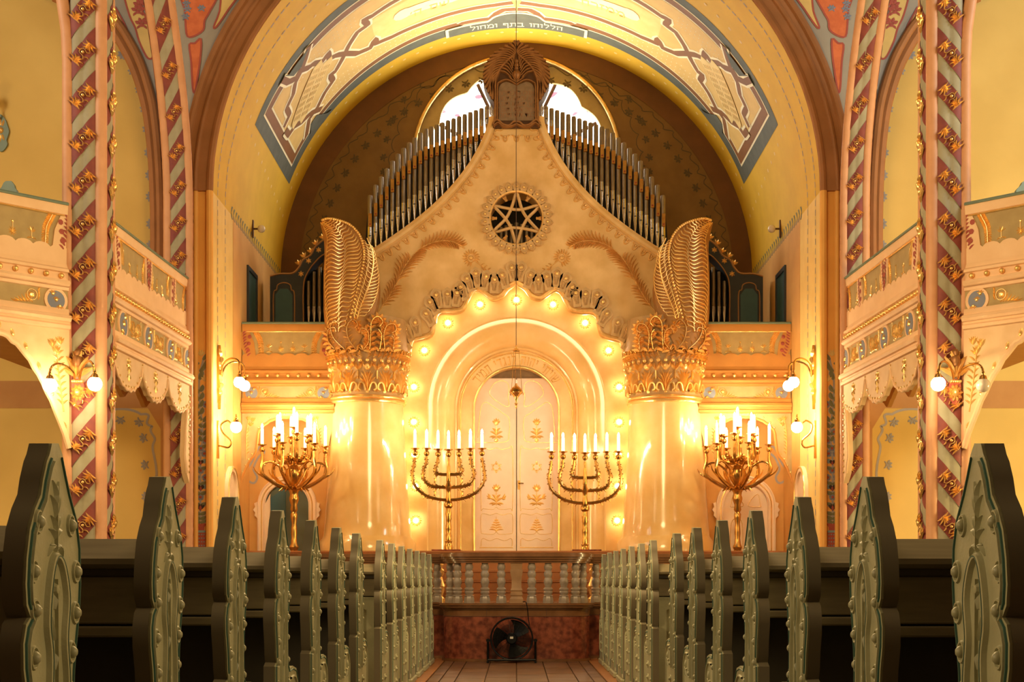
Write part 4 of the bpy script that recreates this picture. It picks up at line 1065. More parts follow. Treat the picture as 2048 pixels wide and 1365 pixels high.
# rose opening: petal ring, star lattice
pet = MB()
pet.prism([(-.052, -.05), (-.055, .02), (-.03, .065), (0, .085), (.03, .065), (.055, .02), (.052, -.05)], 0, .035)
pet.dome((0, .008), .026, .022, 8, 2, .035); pet.stroke([(-.046, -.03), (-.044, .02), (-.02, .055), (0, .068), (.02, .055), (.044, .02), (.046, -.03)], .010, .010, .034)
pm_ = meshdata(pet, 'petal', 'feather_stone')
for i in range(26):
    a = 2*PI*i/26; o = Vector(((RR + .052)*math.sin(a), YU, RCZ + (RR + .052)*math.cos(a)))
    f = inst(pm_, 'petal', ark, frame_mat(o, Vector((math.cos(a), 0, -math.sin(a))), Vector((math.sin(a), 0, math.cos(a))), Vector((0, -1, 0))))
    e = bpy.data.objects.new('petal_pearl', PKG); COL.objects.link(e); setpar(e, f); e.matrix_local = Matrix.Translation((0, .008, .05)) @ Matrix.Scale(.018, 4)
MB().tube([(RR*math.cos(2*PI*i/40), YU - .01, RCZ + RR*math.sin(2*PI*i/40)) for i in range(40)], .022, 6, True).build('rose_rim', 'stone_gilt', ark)
for o_ in (0, 1):
    m = MB(); tip = [(PI/2 + o_*PI + 2*PI*i/3) for i in range(3)]; pts = []
    for i in range(3):
        a = tip[i]; b = tip[(i+1) % 3]; A = Vector((math.cos(a), math.sin(a)))*RR; B = Vector((math.cos(b), math.sin(b)))*RR; d = B - A; nrm = Vector((-d.y, d.x)).normalized()
        for k in range(14):
            t = k/14; pts.append(A + d*t + nrm*(.06*math.sin(PI*t)**1.4))
    m.tube([(p.x, YU + .02 + .012*math.sin(i*.9 + o_*3), RCZ + p.y) for i, p in enumerate(pts)], .025, 6, True, .8); m.build('star_lattice', 'feather_stone', ark)
m = MB(front(YU - .0))
for i in range(6):
    a = PI/2 + PI/3*i + PI/6; c = Vector((math.cos(a), math.sin(a)))*RR*.80 + Vector((0, RCZ))
    for q in (-.5, 0, .5): d = Vector((math.cos(a + q), math.sin(a + q))); m.leaf(c - d*.03, c + d*.055, .03, .02, 0, 3)
m.build('lattice_trefoil', 'stone_gilt', ark)
# gilt peacock plumes in relief
def barbs(m, path, i0, i1, L, side, w=.026, h=.036, lean=.8, fade=True):
    for i in range(i0, i1, 2):
        p = path[i]; t = (path[min(i+1, len(path)-1)] - path[i-1]).normalized(); n = Vector((-t.y, t.x))*side
        k = (i - i0)/max(1, i1 - i0 - 1); l = L*(.55 + .45*math.sin(PI*min(1, k*.9 + .1))) if fade else L
        m.leaf(p, p + n*l*.8 + t*l*lean, w, h, -.22*side, 4)
for s in (-1, 1):
    def fr(x, z, h): return Vector((x if s < 0 else -x, YU - h, z))
    pth = smooth_path([at(742, 640, YU), at(770, 606, YU), at(792, 570, YU), at(812, 530, YU), at(838, 500, YU), at(872, 484, YU), at(905, 484, YU), at(930, 497, YU)], 12)
    m = MB(fr); m.stroke(pth, .022, .016)
    barbs(m, pth, 10, 26, .15, 1); barbs(m, pth, 10, 24, .15, -1); barbs(m, pth, 25, 40, .19, 1); barbs(m, pth, 27, 48, .20, -1); barbs(m, pth, 49, 80, .17, 1); barbs(m, pth, 48, 77, .14, -1)
    m.build('plume_relief', 'stone_gilt', ark)
    m = MB(fr); c = Vector(at(942, 516, YU))
    for a in range(-150, 151, 20):
        t = math.radians(a - 25); d = Vector((math.sin(t), math.cos(t))); m.leaf(c + d*.055, c + d*.125, .024, .014, .2, 3)
    m.stroke([c + Vector((.05*math.cos(t), .062*math.sin(t))) for t in [2*PI*i/14 for i in range(14)]], .014, .014, 0, True); m.dome(c, .035, .022, 8, 2)
    d = Vector(at(975, 541, YU)) - c
    m.stroke([c, c + d], .012, .010)
    for k in (.62, .8, 1.0):
        for q in (-1, 1): m.leaf(c + d*k, c + d*k + Vector((.05, -.02 + q*.05)), .022, .010, .2*q, 3)
    m.build('plume_eye', 'stone_gilt', ark)
# lower face with a deep arched niche
AZ = PZ(813, YL); R0 = 1.235; R1 = .79; R2 = .585; YD = 20.0
side = PX(690, YL)
lf_ = [(side, PZB), (-R0, PZB), (-R0, AZ)] + [(-R0*math.cos(PI*i/40), AZ + R0*math.sin(PI*i/40)) for i in range(1, 40)] + [(R0, AZ), (R0, PZB), (-side, PZB), (-side, PZ(540, YL)), (side, PZ(540, YL))]
MB(lambda a, b, h: Vector((a, YL + h, b))).prism(lf_, 0, .25).build('lower_face', 'stone', ark, 30)
m = MB(); vs = []; fs = []; K = 10; A = 48
pathn = [(-1, PZB - AZ)] + [(PI*i/A, 0) for i in range(A + 1)] + [(99, PZB - AZ)]
prof = [(R0, YL), (R0 - .015, YL + .012)] + [(lerp(R0 - .02, R1 + .07, math.sin(PI/2*k/K)), YL + .02 + .30*(1 - math.cos(PI/2*k/K))) for k in range(K + 1)] + [(R1 + .045, YL + .335), (R1 + .02, YL + .31), (R1, YL + .33), (R1, YD - .02)]
for (a, dz) in pathn:
    for (r, y) in prof:
        if a == -1: vs.append((-r, y, PZB))
        elif a == 99: vs.append((r, y, PZB))
        else: vs.append((-r*math.cos(a), y, AZ + r*math.sin(a)))
q = len(prof)
for i in range(len(pathn) - 1):
    for k in range(q - 1): fs.append((i*q+k, i*q+k+1, (i+1)*q+k+1, (i+1)*q+k))
m.add(vs, fs); m.build('niche_cove', 'stone_polish', ark, 30)
archring = lambda r0, r1: [(-r1, PZB)] + [(-r1*math.cos(PI*i/40), AZ + r1*math.sin(PI*i/40)) for i in range(41)] + [(r1, PZB), (r0, PZB)] + [(r0*math.cos(PI*i/40), AZ + r0*math.sin(PI*i/40)) for i in range(41)] + [(-r0, PZB)]
MB(lambda a, b, h: Vector((a, YD - .05 + h, b))).prism(archring(R2, R1 + .02), 0, .2).build('inscription_arch', 'stone', ark, 30)
for r, w, mt in ((R2 + .012, .016, 'gold'), (R1 - .005, .010, 'gold')):
    MB().tube([(-r, YD - .055, PZB)] + [(-r*math.cos(PI*i/40), YD - .055, AZ + r*math.sin(PI*i/40)) for i in range(41)] + [(r, YD - .055, PZB)], w, 8).build('gilt_rim', mt, ark)
qs, w = hebrew('שויתי יהוה לנגדי תמיד', .105, .30, .13); rad = (R1 + R2)/2 - .055; k = 1.95*rad/w
m = MB()
for q_ in qs:
    f_ = [((rad + v.y)*math.sin(v.x*k/rad), (rad + v.y)*math.cos(v.x*k/rad)) for v in q_]
    m.add([(x, YD - .062, AZ + z) for x, z in f_] + [(x, YD - .048, AZ + z) for x, z in f_], [(0, 1, 2, 3), (4, 5, 1, 0), (5, 6, 2, 1), (6, 7, 3, 2), (7, 4, 0, 3)])
m.build('inscription', 'pipe_gold', ark, 0)
# star lamps around the niche
spots = [(1033, 601), (960, 610), (896, 647), (849, 702), (828, 775), (828, 845), (829, 910), (831, 973), (832, 1042)]
pos_txt = ['at the crown of the ark arch', 'first below the crown of the ark arch', 'second below the crown of the ark arch', 'third below the crown of the ark arch', 'fourth below the crown of the ark arch', 'fifth below the crown of the ark arch', 'behind the menorah cups', 'behind the curve of the menorah arm', 'lowest of all']
col = MB()
for i in range(14): t = 2*PI*i/14; col.leaf((.028*math.cos(t), .028*math.sin(t)), (.082*math.cos(t), .082*math.sin(t)), .030, .02, 0, 3)
col.dome((0, 0), .04, .02, 12, 2); colm = meshdata(col, 'star_collar', 'gold'); blm = meshdata(MB().sphere((0, 0, .038), .034, 12, 8), 'bulb', 'bulb_ring')
for s in (-1, 1):
    for i, (px, py) in enumerate(spots):
        if s > 0 and i == 0: continue
        x, z = at(px, py, YL); x = x if s < 0 else -x
        r = thing('star_lamp', 'gilt star lamp %s%s' % (pos_txt[i], '' if i == 0 else ' on the left' if s < 0 else ' on the right'), 'lamp', (x, YL, z), 'star lamps around the ark niche')
        fm = frame_mat(Vector((x, YL, z)), Vector((1, 0, 0)), Vector((0, 0, 1)), Vector((0, -1, 0)))
        inst(colm, 'star_collar', r, fm); inst(blm, 'bulb', r, fm)
# ------------------------------------------------------------------ ark doors
DT = PZ(757, YD + .08); YDD = YD + .08
dr = thing('ark_door', 'cream double door of the ark with gilt flower panels', 'door', (0, YDD, PZB))
MB().box(-.72, .72, YDD + .06, YDD + .1, PZB, AZ + .7).build('door_back', 'tablet', dr)
zrange = lambda py: PZ(py, YDD)
for s in (-1, 1):
    a0, a1 = (-.60, -.006) if s < 0 else (.006, .60)
    lfm = MB().bbox(a0, a1, YDD - .0, YDD + .045, PZB, DT, .006).build('door_leaf', 'door_cream', dr, 0)
    fr = lambda x, z, h: Vector((s*x, YDD - h, z))
    m = MB(fr); cx = .285
    def pnl(y0, y1, x0=.055, x1=.50, wavy=True):
        z0, z1 = zrange(y1), zrange(y0)
        m.stroke(smooth_path([(x0, z0 + .03), (x0 + .03, z0), (cx - .05, z0 - .01), (cx, z0 + .02), (cx + .05, z0 - .01), (x1 - .03, z0), (x1, z0 + .03), (x1, z1 - .03), (x1 - .05, z1), (cx + .08, z1 - .02), (cx, z1 + .005), (cx - .08, z1 - .02), (x0 + .05, z1), (x0, z1 - .03)], 4, True), .008, .006, 0, True)
    pnl(897, 1018); pnl(1028, 1068)
    z0, z1 = zrange(1096), zrange(1078)
    m.stroke([(.05, z0), (.52, z0)], .014, .008); m.stroke(smooth_path([(.06, z0 + .02), (.07, z1), (.17, z1 - .03), (.28, z1), (.38, z1 - .03), (.48, z1), (.50, z0 + .02)], 5), .008, .006)
    m.stroke(smooth_path([at(1123, 884, YDD), at(1100, 886, YDD), at(1055, 884, YDD), at(1048, 870, YDD), at(1048, 838, YDD), at(1062, 826, YDD), at(1082, 812, YDD), at(1094, 805, YDD), at(1104, 815, YDD), at(1108, 850, YDD), at(1110, 876, YDD)], 5), .008, .006)
    m.stroke(smooth_path([at(1050, 768, YDD), at(1062, 762, YDD), at(1078, 768, YDD), at(1087, 785, YDD), at(1080, 797, YDD), at(1058, 812, YDD), at(1048, 812, YDD), at(1050, 795, YDD), at(1048, 782, YDD)], 5, True), .008, .006, 0, True)
    m.build('gilt_moulding', 'gold', lfm)
    m = MB(fr)
    def spray(py, k, tulip=True):
        z = zrange(py)
        m.stroke([(cx, z), (cx, z + .20*k)], .010, .008)
        for (h, dx, dz) in ((.02, .10, .0), (.05, .09, .05), (.08, .06, .07), (.03, .06, -.03)):
            for q in (-1, 1): m.leaf((cx, z + h*k), (cx + q*dx*k, z + (h + dz)*k), .03*k, .012, .25*q, 4)
        m.dome((cx, z + .22*k), .035*k, .02, 8, 2)
        for a in (-70, -35, 0, 35, 70): t = math.radians(a); m.leaf((cx + .02*k*math.sin(t), z + .22*k), (cx + .06*k*math.sin(t), z + (.23 + .065*math.cos(t))*k), .026*k, .014, 0, 3)
    spray(878, 1.0); m.dome((cx, zrange(881)), .030, .014, 8, 2)
    spray(1012, 1.05)
    for q in (-1, 1):
        for a in (-30, 10, 45): t = math.radians(a); m.leaf((cx + q*.08, zrange(998)), (cx + q*(.08 + .06*math.cos(t)), zrange(998) + .06*math.sin(t) + .03), .028, .012, .2, 3)
    z = zrange(1062)
    m.stroke([(cx, z), (cx, z + .2)], .008, .008)
    for k in range(5):
        for q in (-1, 1): m.leaf((cx, z + .035*k), (cx + q*(.105 - .018*k), z + .01 + .035*k), .022, .012, .25*q, 4)
    m.dome((cx, z - .0), .018, .012, 7, 2)
    c = Vector((cx, zrange(935)))
    for o_ in (0, PI): m.stroke([c + Vector((.082*math.cos(PI/2 + o_ + 2*PI*i/3), .082*math.sin(PI/2 + o_ + 2*PI*i/3))) for i in range(4)], .010, .010)
    for i in range(6): t = PI/6 + i*PI/3; m.leaf(c + Vector((math.cos(t), math.sin(t)))*.035, c + Vector((math.cos(t), math.sin(t)))*.062, .02, .010, 0, 3)
    m.build('gilt_flowers', 'gold', lfm)
    if s > 0:
        h = MB().bbox(.02, .045, YDD - .012, YDD, zrange(980), zrange(962), .003).build('handle_plate', 'brass', lfm, 0)
        MB().tube([(.033, YDD - .01, zrange(967)), (.033, YDD - .05, zrange(967)), (.10, YDD - .052, zrange(968))], .008, 6).build('handle', 'brass', lfm)
# ------------------------------------------------------------------ great ark columns with plumed capitals
def ark_column(s):
    sd = 'left' if s < 0 else 'right'
    cx, cy = s*2.03, 19.38
    root = thing('ark_column', 'polished stone column with gilt feather capital on the %s of the ark' % sd, 'column', (cx, cy, PZB), 'ark columns')
    Zr = PZ(803, 19.0)
    MB().lathe([(.66, PZB), (.66, PZB + .12), (.61, PZB + .2)] + [(lerp(.60, .485, (i/10)**.8), lerp(PZB + .22, Zr, i/10)) for i in range(11)], (cx, cy, 0), 48).build('shaft', 'stone_polish', root)
    MB().lathe([(.485, Zr - .02), (.515, Zr - .015), (.525, Zr + .005), (.515, Zr + .025), (.50, Zr + .03), (.53, Zr + .04), (.535, Zr + .055), (.52, Zr + .075), (.50, Zr + .08)], (cx, cy, 0), 48).build('gilt_ring', 'gold', root)
    Zc = PZ(700, 19.0); H = Zc - Zr - .08; Z0 = Zr + .08
    rad = lambda z: .495 + .05*((z - Z0)/H) if z >= Z0 else .495
    MB().lathe([(rad(Z0 + H*i/8), Z0 + H*i/8) for i in range(9)] + [(.555, Zc + .02), (.52, Zc + .45), (.40, Zc + .46)], (cx, cy, 0), 48).build('bell', 'capital_ground', root)
    X = cyl(cx, cy, lambda z: rad(z), -s*.10)
    n = 13; st = 2*PI*.495/n
    for i in range(-4, 5):
        m = MB(X); u = i*st; a = Z0 + .02
        m.leaf((u, a), (u, a + H*.46), .06, .055, 0, 5)
        for q in (-1, 1):
            for (x1, z1, w) in ((.05, .50, .040), (.085, .46, .040), (.115, .36, .038)): m.leaf((u + q*.01, a + H*.10), (u + q*x1, a + H*z1), w, .048, .18*q, 5)
            m.stroke(smooth_path([(u + q*.02, a + H*.04), (u + q*.05, a + H*.20), (u + q*.095, a + H*.20), (u + q*.11, a + H*.09), (u + q*.075, a + H*.05)], 3), .034, .05)
            m.leaf((u + q*.11, a + H*.16), (u + q*.125, a + H*.02), .042, .045, .1, 4)
            m.leaf((u, a + H*.54), (u + q*.05, a + H*.70), .042, .06, -.4*q, 4)
        m.dome((u, a + H*.57), .040, .065, 8, 3, 0, 1.3)
        v = u + st/2; m.stroke([(v, a + H*.30), (v, a + H*.48)], .018, .03)
        for d in (-.05, -.02, .02, .05): m.leaf((v, a + H*.50), (v + d, a + H*.66), .034, .045, -.2*(1 if d > 0 else -1), 4)
        m.build('lotus_motif', 'gold', root)
    zb = Z0 + H*.735
    for i in range(-9, 10):
        a = i*.17; inst(BEAD, 'bead', root, Matrix.Translation(X(a*.50, zb, .03)) @ Matrix.Scale(.026, 4))
    m = MB(X); zl = Z0 + H*.78
    for i in range(-14, 15):
        u = i*.062; q = 1 if u >= 0 else -1
        for k in range(3): m.leaf((u + q*.02*k, zl + .005 + .02*k), (u + q*(.075 - .01*k), zl + .045 + .045*k), .026, .05, .30*q, 4)
        if i % 2: m.stroke(smooth_path([(u, zl + .10), (u + q*.04, zl + .14), (u + q*.07, zl + .11), (u + q*.05, zl + .09)], 3), .022, .05)
    m.build('leaf_cornice', 'gold', root)
    # curled feathers above the cornice
    fm_xf = lambda x, z, h: Vector((-x if s > 0 else x, 18.81 - h + .10*((x + 2.03)/.5)**2, z))
    W = lambda px, py: at(px, py, 18.8)
    curls = [[(668, 698), (655, 680), (655, 660), (668, 655), (672, 664)], [(690, 700), (668, 678), (660, 655), (668, 642), (680, 650)], [(712, 700), (698, 680), (694, 655), (706, 640), (716, 650), (710, 658)], [(728, 700), (738, 685), (736, 664), (724, 658), (720, 668)], [(740, 700), (742, 672), (744, 645), (756, 634), (766, 644), (760, 654)], [(760, 700), (764, 672), (758, 660)], [(770, 700), (768, 672), (774, 652), (788, 648), (792, 660), (784, 666)], [(786, 700), (788, 680), (784, 672)]]
    curls = [[(x, y) for x, y in c] for c in curls]
    for c in curls:
        fm = MB(fm_xf); p = smooth_path([W(*q) for q in c], 5); fm.stroke(p, .016, .062)
        for i in range(0, len(p) - 1, 2):
            t = (p[i+1] - p[max(0, i-1)]).normalized(); nn = Vector((-t.y, t.x)); k = i/len(p); L = .098*(1 - .5*k)
            for q in (-1, 1): fm.leaf(p[i] - t*.012, p[i] + nn*q*L + t*L*.25, .046, .062, -.30*q, 5)
        fm.build('curled_feather', 'gold', root)
    # tall plume: swelling body with S-shaped barbs
    Yp = 18.95
    W = lambda px, py: at(px, py, Yp)
    outl = [(664, 700), (652, 660), (648, 610), (648, 550), (650, 500), (646, 470), (640, 446), (660, 443), (690, 452), (715, 470), (735, 495), (750, 528), (757, 565), (756, 600), (746, 640), (730, 672), (715, 700)]
    body = smooth_path([W(*q) for q in outl], 3)
    cxp = W(700, 0)[0]
    yb = lambda x, z: .16*max(0.0, 1 - ((x - cxp)/.40)**2)
    mp = lambda x, z, h: Vector((s*-x if s > 0 else x, Yp - yb(x, z) - h, z))
    bm = MB(mp); ctr = smooth_path([W(692, 700), W(697, 620), W(697, 560), W(690, 500), W(665, 455)], 8)
    # body as strips between the outline halves
    Lh = smooth_path([W(*q) for q in outl[:7]], 6); Rh = smooth_path([W(*q) for q in reversed(outl[6:])], 4)
    n = 24; vs = []; fs = []
    rs = lambda pth, t: (lambda f: pth[int(f)].lerp(pth[min(int(f) + 1, len(pth) - 1)], f - int(f)))(t*(len(pth) - 1))
    for i in range(n + 1):
        a = rs(Lh, i/n); b = rs(Rh, i/n)
        for k in range(9): p = a.lerp(b, k/8); vs.append((p.x, p.y, 0))
        for k in range(9): p = a.lerp(b, k/8); vs.append((p.x, p.y, -.25))
    for i in range(n):
        for k in range(8):
            q = i*18 + k; fs.append((q, q+1, q+19, q+18)); fs.append((q+9, q+27, q+28, q+10))
        q = i*18; fs.append((q, q+18, q+27, q+9)); fs.append((q+8, q+17, q+35, q+26))
    bm.add(vs, fs); bm.build('plume_body', 'plume_ground', root, 30)
    V = lambda zx, zy: W(630 + zx/4.706, 430 + zy/4.706)
    vL = smooth_path([V(*q) for q in ((130, 1080), (110, 900), (100, 680), (108, 450), (125, 250), (95, 140), (55, 75))], 8)
    vA = smooth_path([V(*q) for q in ((235, 1120), (245, 850), (268, 680), (285, 500), (290, 320), (215, 150), (80, 62))], 8)
    vB = smooth_path([V(*q) for q in ((275, 1120), (330, 950), (390, 750), (430, 560), (455, 370), (400, 230), (280, 110), (140, 56))], 8)
    vP = smooth_path([V(*q) for q in ((350, 985), (395, 800), (440, 620), (470, 450), (468, 330), (430, 215), (350, 130), (250, 85), (140, 55), (60, 60))], 8)
    vC = smooth_path([V(*q) for q in ((410, 1000), (440, 890), (480, 790), (530, 640), (558, 470), (550, 360), (500, 240))], 8)
    vR = smooth_path([V(*q) for q in ((420, 1040), (540, 880), (595, 720), (606, 590), (590, 480), (565, 370), (510, 240))], 8)
    m = MB(mp)
    m.stroke(vL, .016, .020); m.stroke(vA, .012, .024); m.stroke(vC, .024, .036)
    def sbarb(a, b, w, h):
        d = b - a; n_ = Vector((-d.y, d.x)); m.stroke(smooth_path([a, a + d*.3 + n_*.13, a + d*.72 - n_*.10, b], 3), lambda q: w*(.75 + .35*math.sin(PI*q)), h)
    N = 31
    for i in range(N):
        t = i/N
        sbarb(rs(vL, t*.97), rs(vA, min(1, t*.93 + .075)), .022, .030)
        sbarb(rs(vA, t*.96), rs(vB, min(1, t*.92 + .085)), .022, .030)
    for i in range(22):
        t = i/22
        sbarb(rs(vC, t*.96), rs(vP, .03 + t*.50), .016, .024)
        if t < .9: sbarb(rs(vC, t*.9), rs(vR, min(1, t*.95 + .10)), .016, .024)
    m.build('plume_barbs', 'gold', root, kind='stuff')
    m = MB()
    for i in range(50):
        b = rs(vP, i/50); m.sphere(mp(b.x, b.y, .02), .019, 7, 5)
    m.build('plume_pearls', 'gold', root, kind='stuff')
for s in (-1, 1): ark_column(s)
# ------------------------------------------------------------------ crest with the tablets
cr = thing('ark_crest', 'dark bronze feather crest with the tablets of the law on top of the ark', 'crest', (0, YU, PZ(250, YU)))
Yc = YU - .05
C = lambda zx, zy: at(CX - 4 + (zx - 556)/6.2, 60 + zy/6.2, Yc) if False else ((zx - 560)/6.2*Yc/F, PZ(60 + zy/6.2, Yc))
half = [(560, 128), (470, 175), (360, 235), (260, 310), (190, 400), (150, 500), (145, 590), (160, 670), (200, 770), (250, 850), (285, 905), (288, 1100), (262, 1160), (270, 1215), (560, 1215)]
hp = [tuple(p) for p in smooth_path([C(*p) for p in half[:11]], 3)] + [C(*p) for p in half[11:]]
full = hp + [(-x, z) for x, z in reversed(hp)][1:-1]
MB(front(Yc)).prism(full, -.35, 0).build('crest_body', 'bronze_dark', cr, 30)  # darker bronze than the barbs, groove shade put into the body colour
for s in (-1, 1):
    fr = lambda x, z, h: Vector((x if s < 0 else -x, Yc - h, z))
    m = MB(fr); rach = smooth_path([C(300, 1150), C(300, 700), C(310, 600), C(360, 490), C(450, 390), C(530, 320), C(552, 270)], 8)
    m.stroke(rach, .045, .05)
    out = smooth_path([C(*p) for p in half[:11]], 6); out.reverse()
    rs = lambda pth, t: (lambda f: pth[int(f)].lerp(pth[min(int(f) + 1, len(pth) - 1)], f - int(f)))(max(0, min(.9999, t))*(len(pth) - 1))
    for i in range(16):
        t = i/15; a = rs(rach, .36 + .62*t**.9); b = rs(out, .06 + .91*t)
        nn = (b - a); pr = Vector((-nn.y, nn.x))*.14
        p = smooth_path([a, a.lerp(b, .35) + pr*.9*-1, a.lerp(b, .75) - pr*.35, b], 4); m.stroke(p, lambda q: .028 + .034*min(1, q*1.6)*(1 if q < .9 else .6), .045)
    for i in range(8):
        a = rs(rach, .46 + .055*i); b = Vector(C(500 + 4*i, 600 - 28*i)); p = smooth_path([a, a.lerp(b, .5) + Vector((0, .03)), b], 4); m.stroke(p, .030, .040)
    m.build('crest_barbs', 'bronze', cr)
    m = MB(fr)
    m.stroke(smooth_path([C(322, 1120), C(325, 720), C(350, 660), C(430, 628), C(500, 650), C(560, 690)], 6), .030, .05)
    m.stroke(smooth_path([C(270, 1190), C(290, 1140), C(330, 1130), C(400, 1185), C(470, 1195), C(520, 1155), C(560, 1150)], 6), .045, .06)
    m.stroke(smooth_path([C(270, 1205), C(330, 1160), C(400, 1205), C(480, 1205), C(560, 1175)], 6), .03, .05)
    m.build('crest_frame', 'bronze', cr)
m = MB(front(Yc))
tab = [C(340, 1130), C(340, 740), C(365, 680), C(430, 650), C(500, 670), C(560, 700)]
tp = [tuple(p) for p in smooth_path(tab[1:], 3)]; tp = [tab[0]] + tp; m.prism(tp + [(-x, z) for x, z in reversed(tp)][1:], 0, .02); tb = m.build('tablet', 'tablet', cr, 30)
MB(front(Yc - .02)).stroke([C(560, 700), C(560, 1130)], .012, .008).build('tablet_groove', 'bronze', tb)
for s, col_ in ((1, ['אנכי ה׳', 'לא יהיה', 'לא תשא', 'זכור את', 'כבד את']), (-1, ['לא תרצח', 'לא תנאף', 'לא תגנב', 'לא תענה', 'לא תחמד'])):
    m = MB(front(Yc - .021))
    for i, tx in enumerate(col_):
        vs, fs = text2d(tx, .095); c = C(560 + s*105, 815 + i*68); m.add([(c[0] + v[0]*.95, c[1] + v[1], .001) for v in vs], fs)
    m.build('commandment_text', 'tablet_text', tb, 0)
m = MB(front(Yc))
for (x, y, r, h) in ((560, 400, .028, .05), (560, 450, .034, .06), (560, 490, .034, .06), (562, 570, .062, .08)): m.dome(C(x, y), r, h, 10, 3, .02, 1.25)
for s in (-1, 1): m.stroke(smooth_path([(s*abs(x), z) for x, z in (C(560, 520), C(510, 560), C(530, 620), C(560, 650))], 5), .022, .06); m.stroke(smooth_path([(s*abs(x), z) for x, z in (C(470, 590), C(500, 625), C(540, 650), C(560, 665))], 5), .03, .06)
m.build('crest_jewel', 'bronze', cr)
# ------------------------------------------------------------------ organ pipes behind the gable
og = thing('pipe_organ', 'rank of tall tin organ pipes rising behind the ark gable', 'organ', (0, 20.2, 4.4))
YP = 20.15
topc = [(737, 397), (748, 375), (770, 342), (792, 312), (814, 289), (848, 259), (900, 240), (940, 225), (990, 207)]
edg = [(725, 520), (745, 508), (790, 476), (830, 447), (870, 415), (905, 380), (935, 344), (957, 310), (975, 275), (990, 240)]
def itp(c, x):
    for (x0, y0), (x1, y1) in zip(c, c[1:]):
        if x0 <= x <= x1: return lerp(y0, y1, (x - x0)/(x1 - x0))
    return c[-1][1] if x > c[-1][0] else c[0][1]
px1 = YP/F
for s in (-1, 1):
    for i in range(23):
        px = 740 + i*11.15; x = PX(px, YP); x = x if s < 0 else -x
        yt = itp(topc, px); ye = itp(edg, px) - 2
        zt = PZ(yt, YP); zf = PZ(ye + 8, YP); zm = PZ(ye - 34, YP); zm2 = PZ(ye - 54, YP); r = .0335
        m = MB(); m.lathe([(r, zm2), (r, zt - .03), (r*.9, zt - .005), (r*.55, zt + .0)], (x, YP, 0), 12)
        p = m.build('pipe', 'pipe_tin', og)
        m = MB(); m.lathe([(r*1.02, zm), (r*1.02, zm2 + .004)], (x, YP, 0), 12); m.build('mouth', 'pipe_mouth', p)
        m = MB(); m.lathe([(.006, zf), (r*.98, zm)], (x, YP, 0), 12); m.build('foot', 'pipe_mouth', p)
        MB().box(x - .017, x + .017, YP - r - .004, YP - r + .01, zm + .010, zm + .020).build('lip', 'void', p)
        zg = zt - 46*px1; xo = x + (s*-1)*.5*11*px1
        g = MB(); g.bbox(x - .018, x + .030, YP - r - .018, YP - r + .012, zg - .13, zg + .06, .008); gg = g.build('tuning_slide', 'pipe_gold', p, 0)
        MB(front(YP - r - .018)).dome((x + .006, zg - .095), .014, .006, 8, 2).build('screw', 'pipe_dot', gg)
# near-black backing that puts shade between the pipes, and pipes behind the rose
bp = [at(728, 520, 20.3), at(735, 430, 20.3), at(760, 395, 20.3), at(800, 345, 20.3), at(850, 300, 20.3), at(985, 262, 20.3)]
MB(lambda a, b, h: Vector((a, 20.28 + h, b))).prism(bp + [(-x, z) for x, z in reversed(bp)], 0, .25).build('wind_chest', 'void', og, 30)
for i in range(11):
    x = -.36 + i*.072; zc = RCZ - .02 - .10*abs(i - 5)/5; MB().lathe([(.03, RCZ - .5), (.03, zc + .12)], (x, 20.05, 0), 10).build('inner_pipe', 'pipe_tin', og)
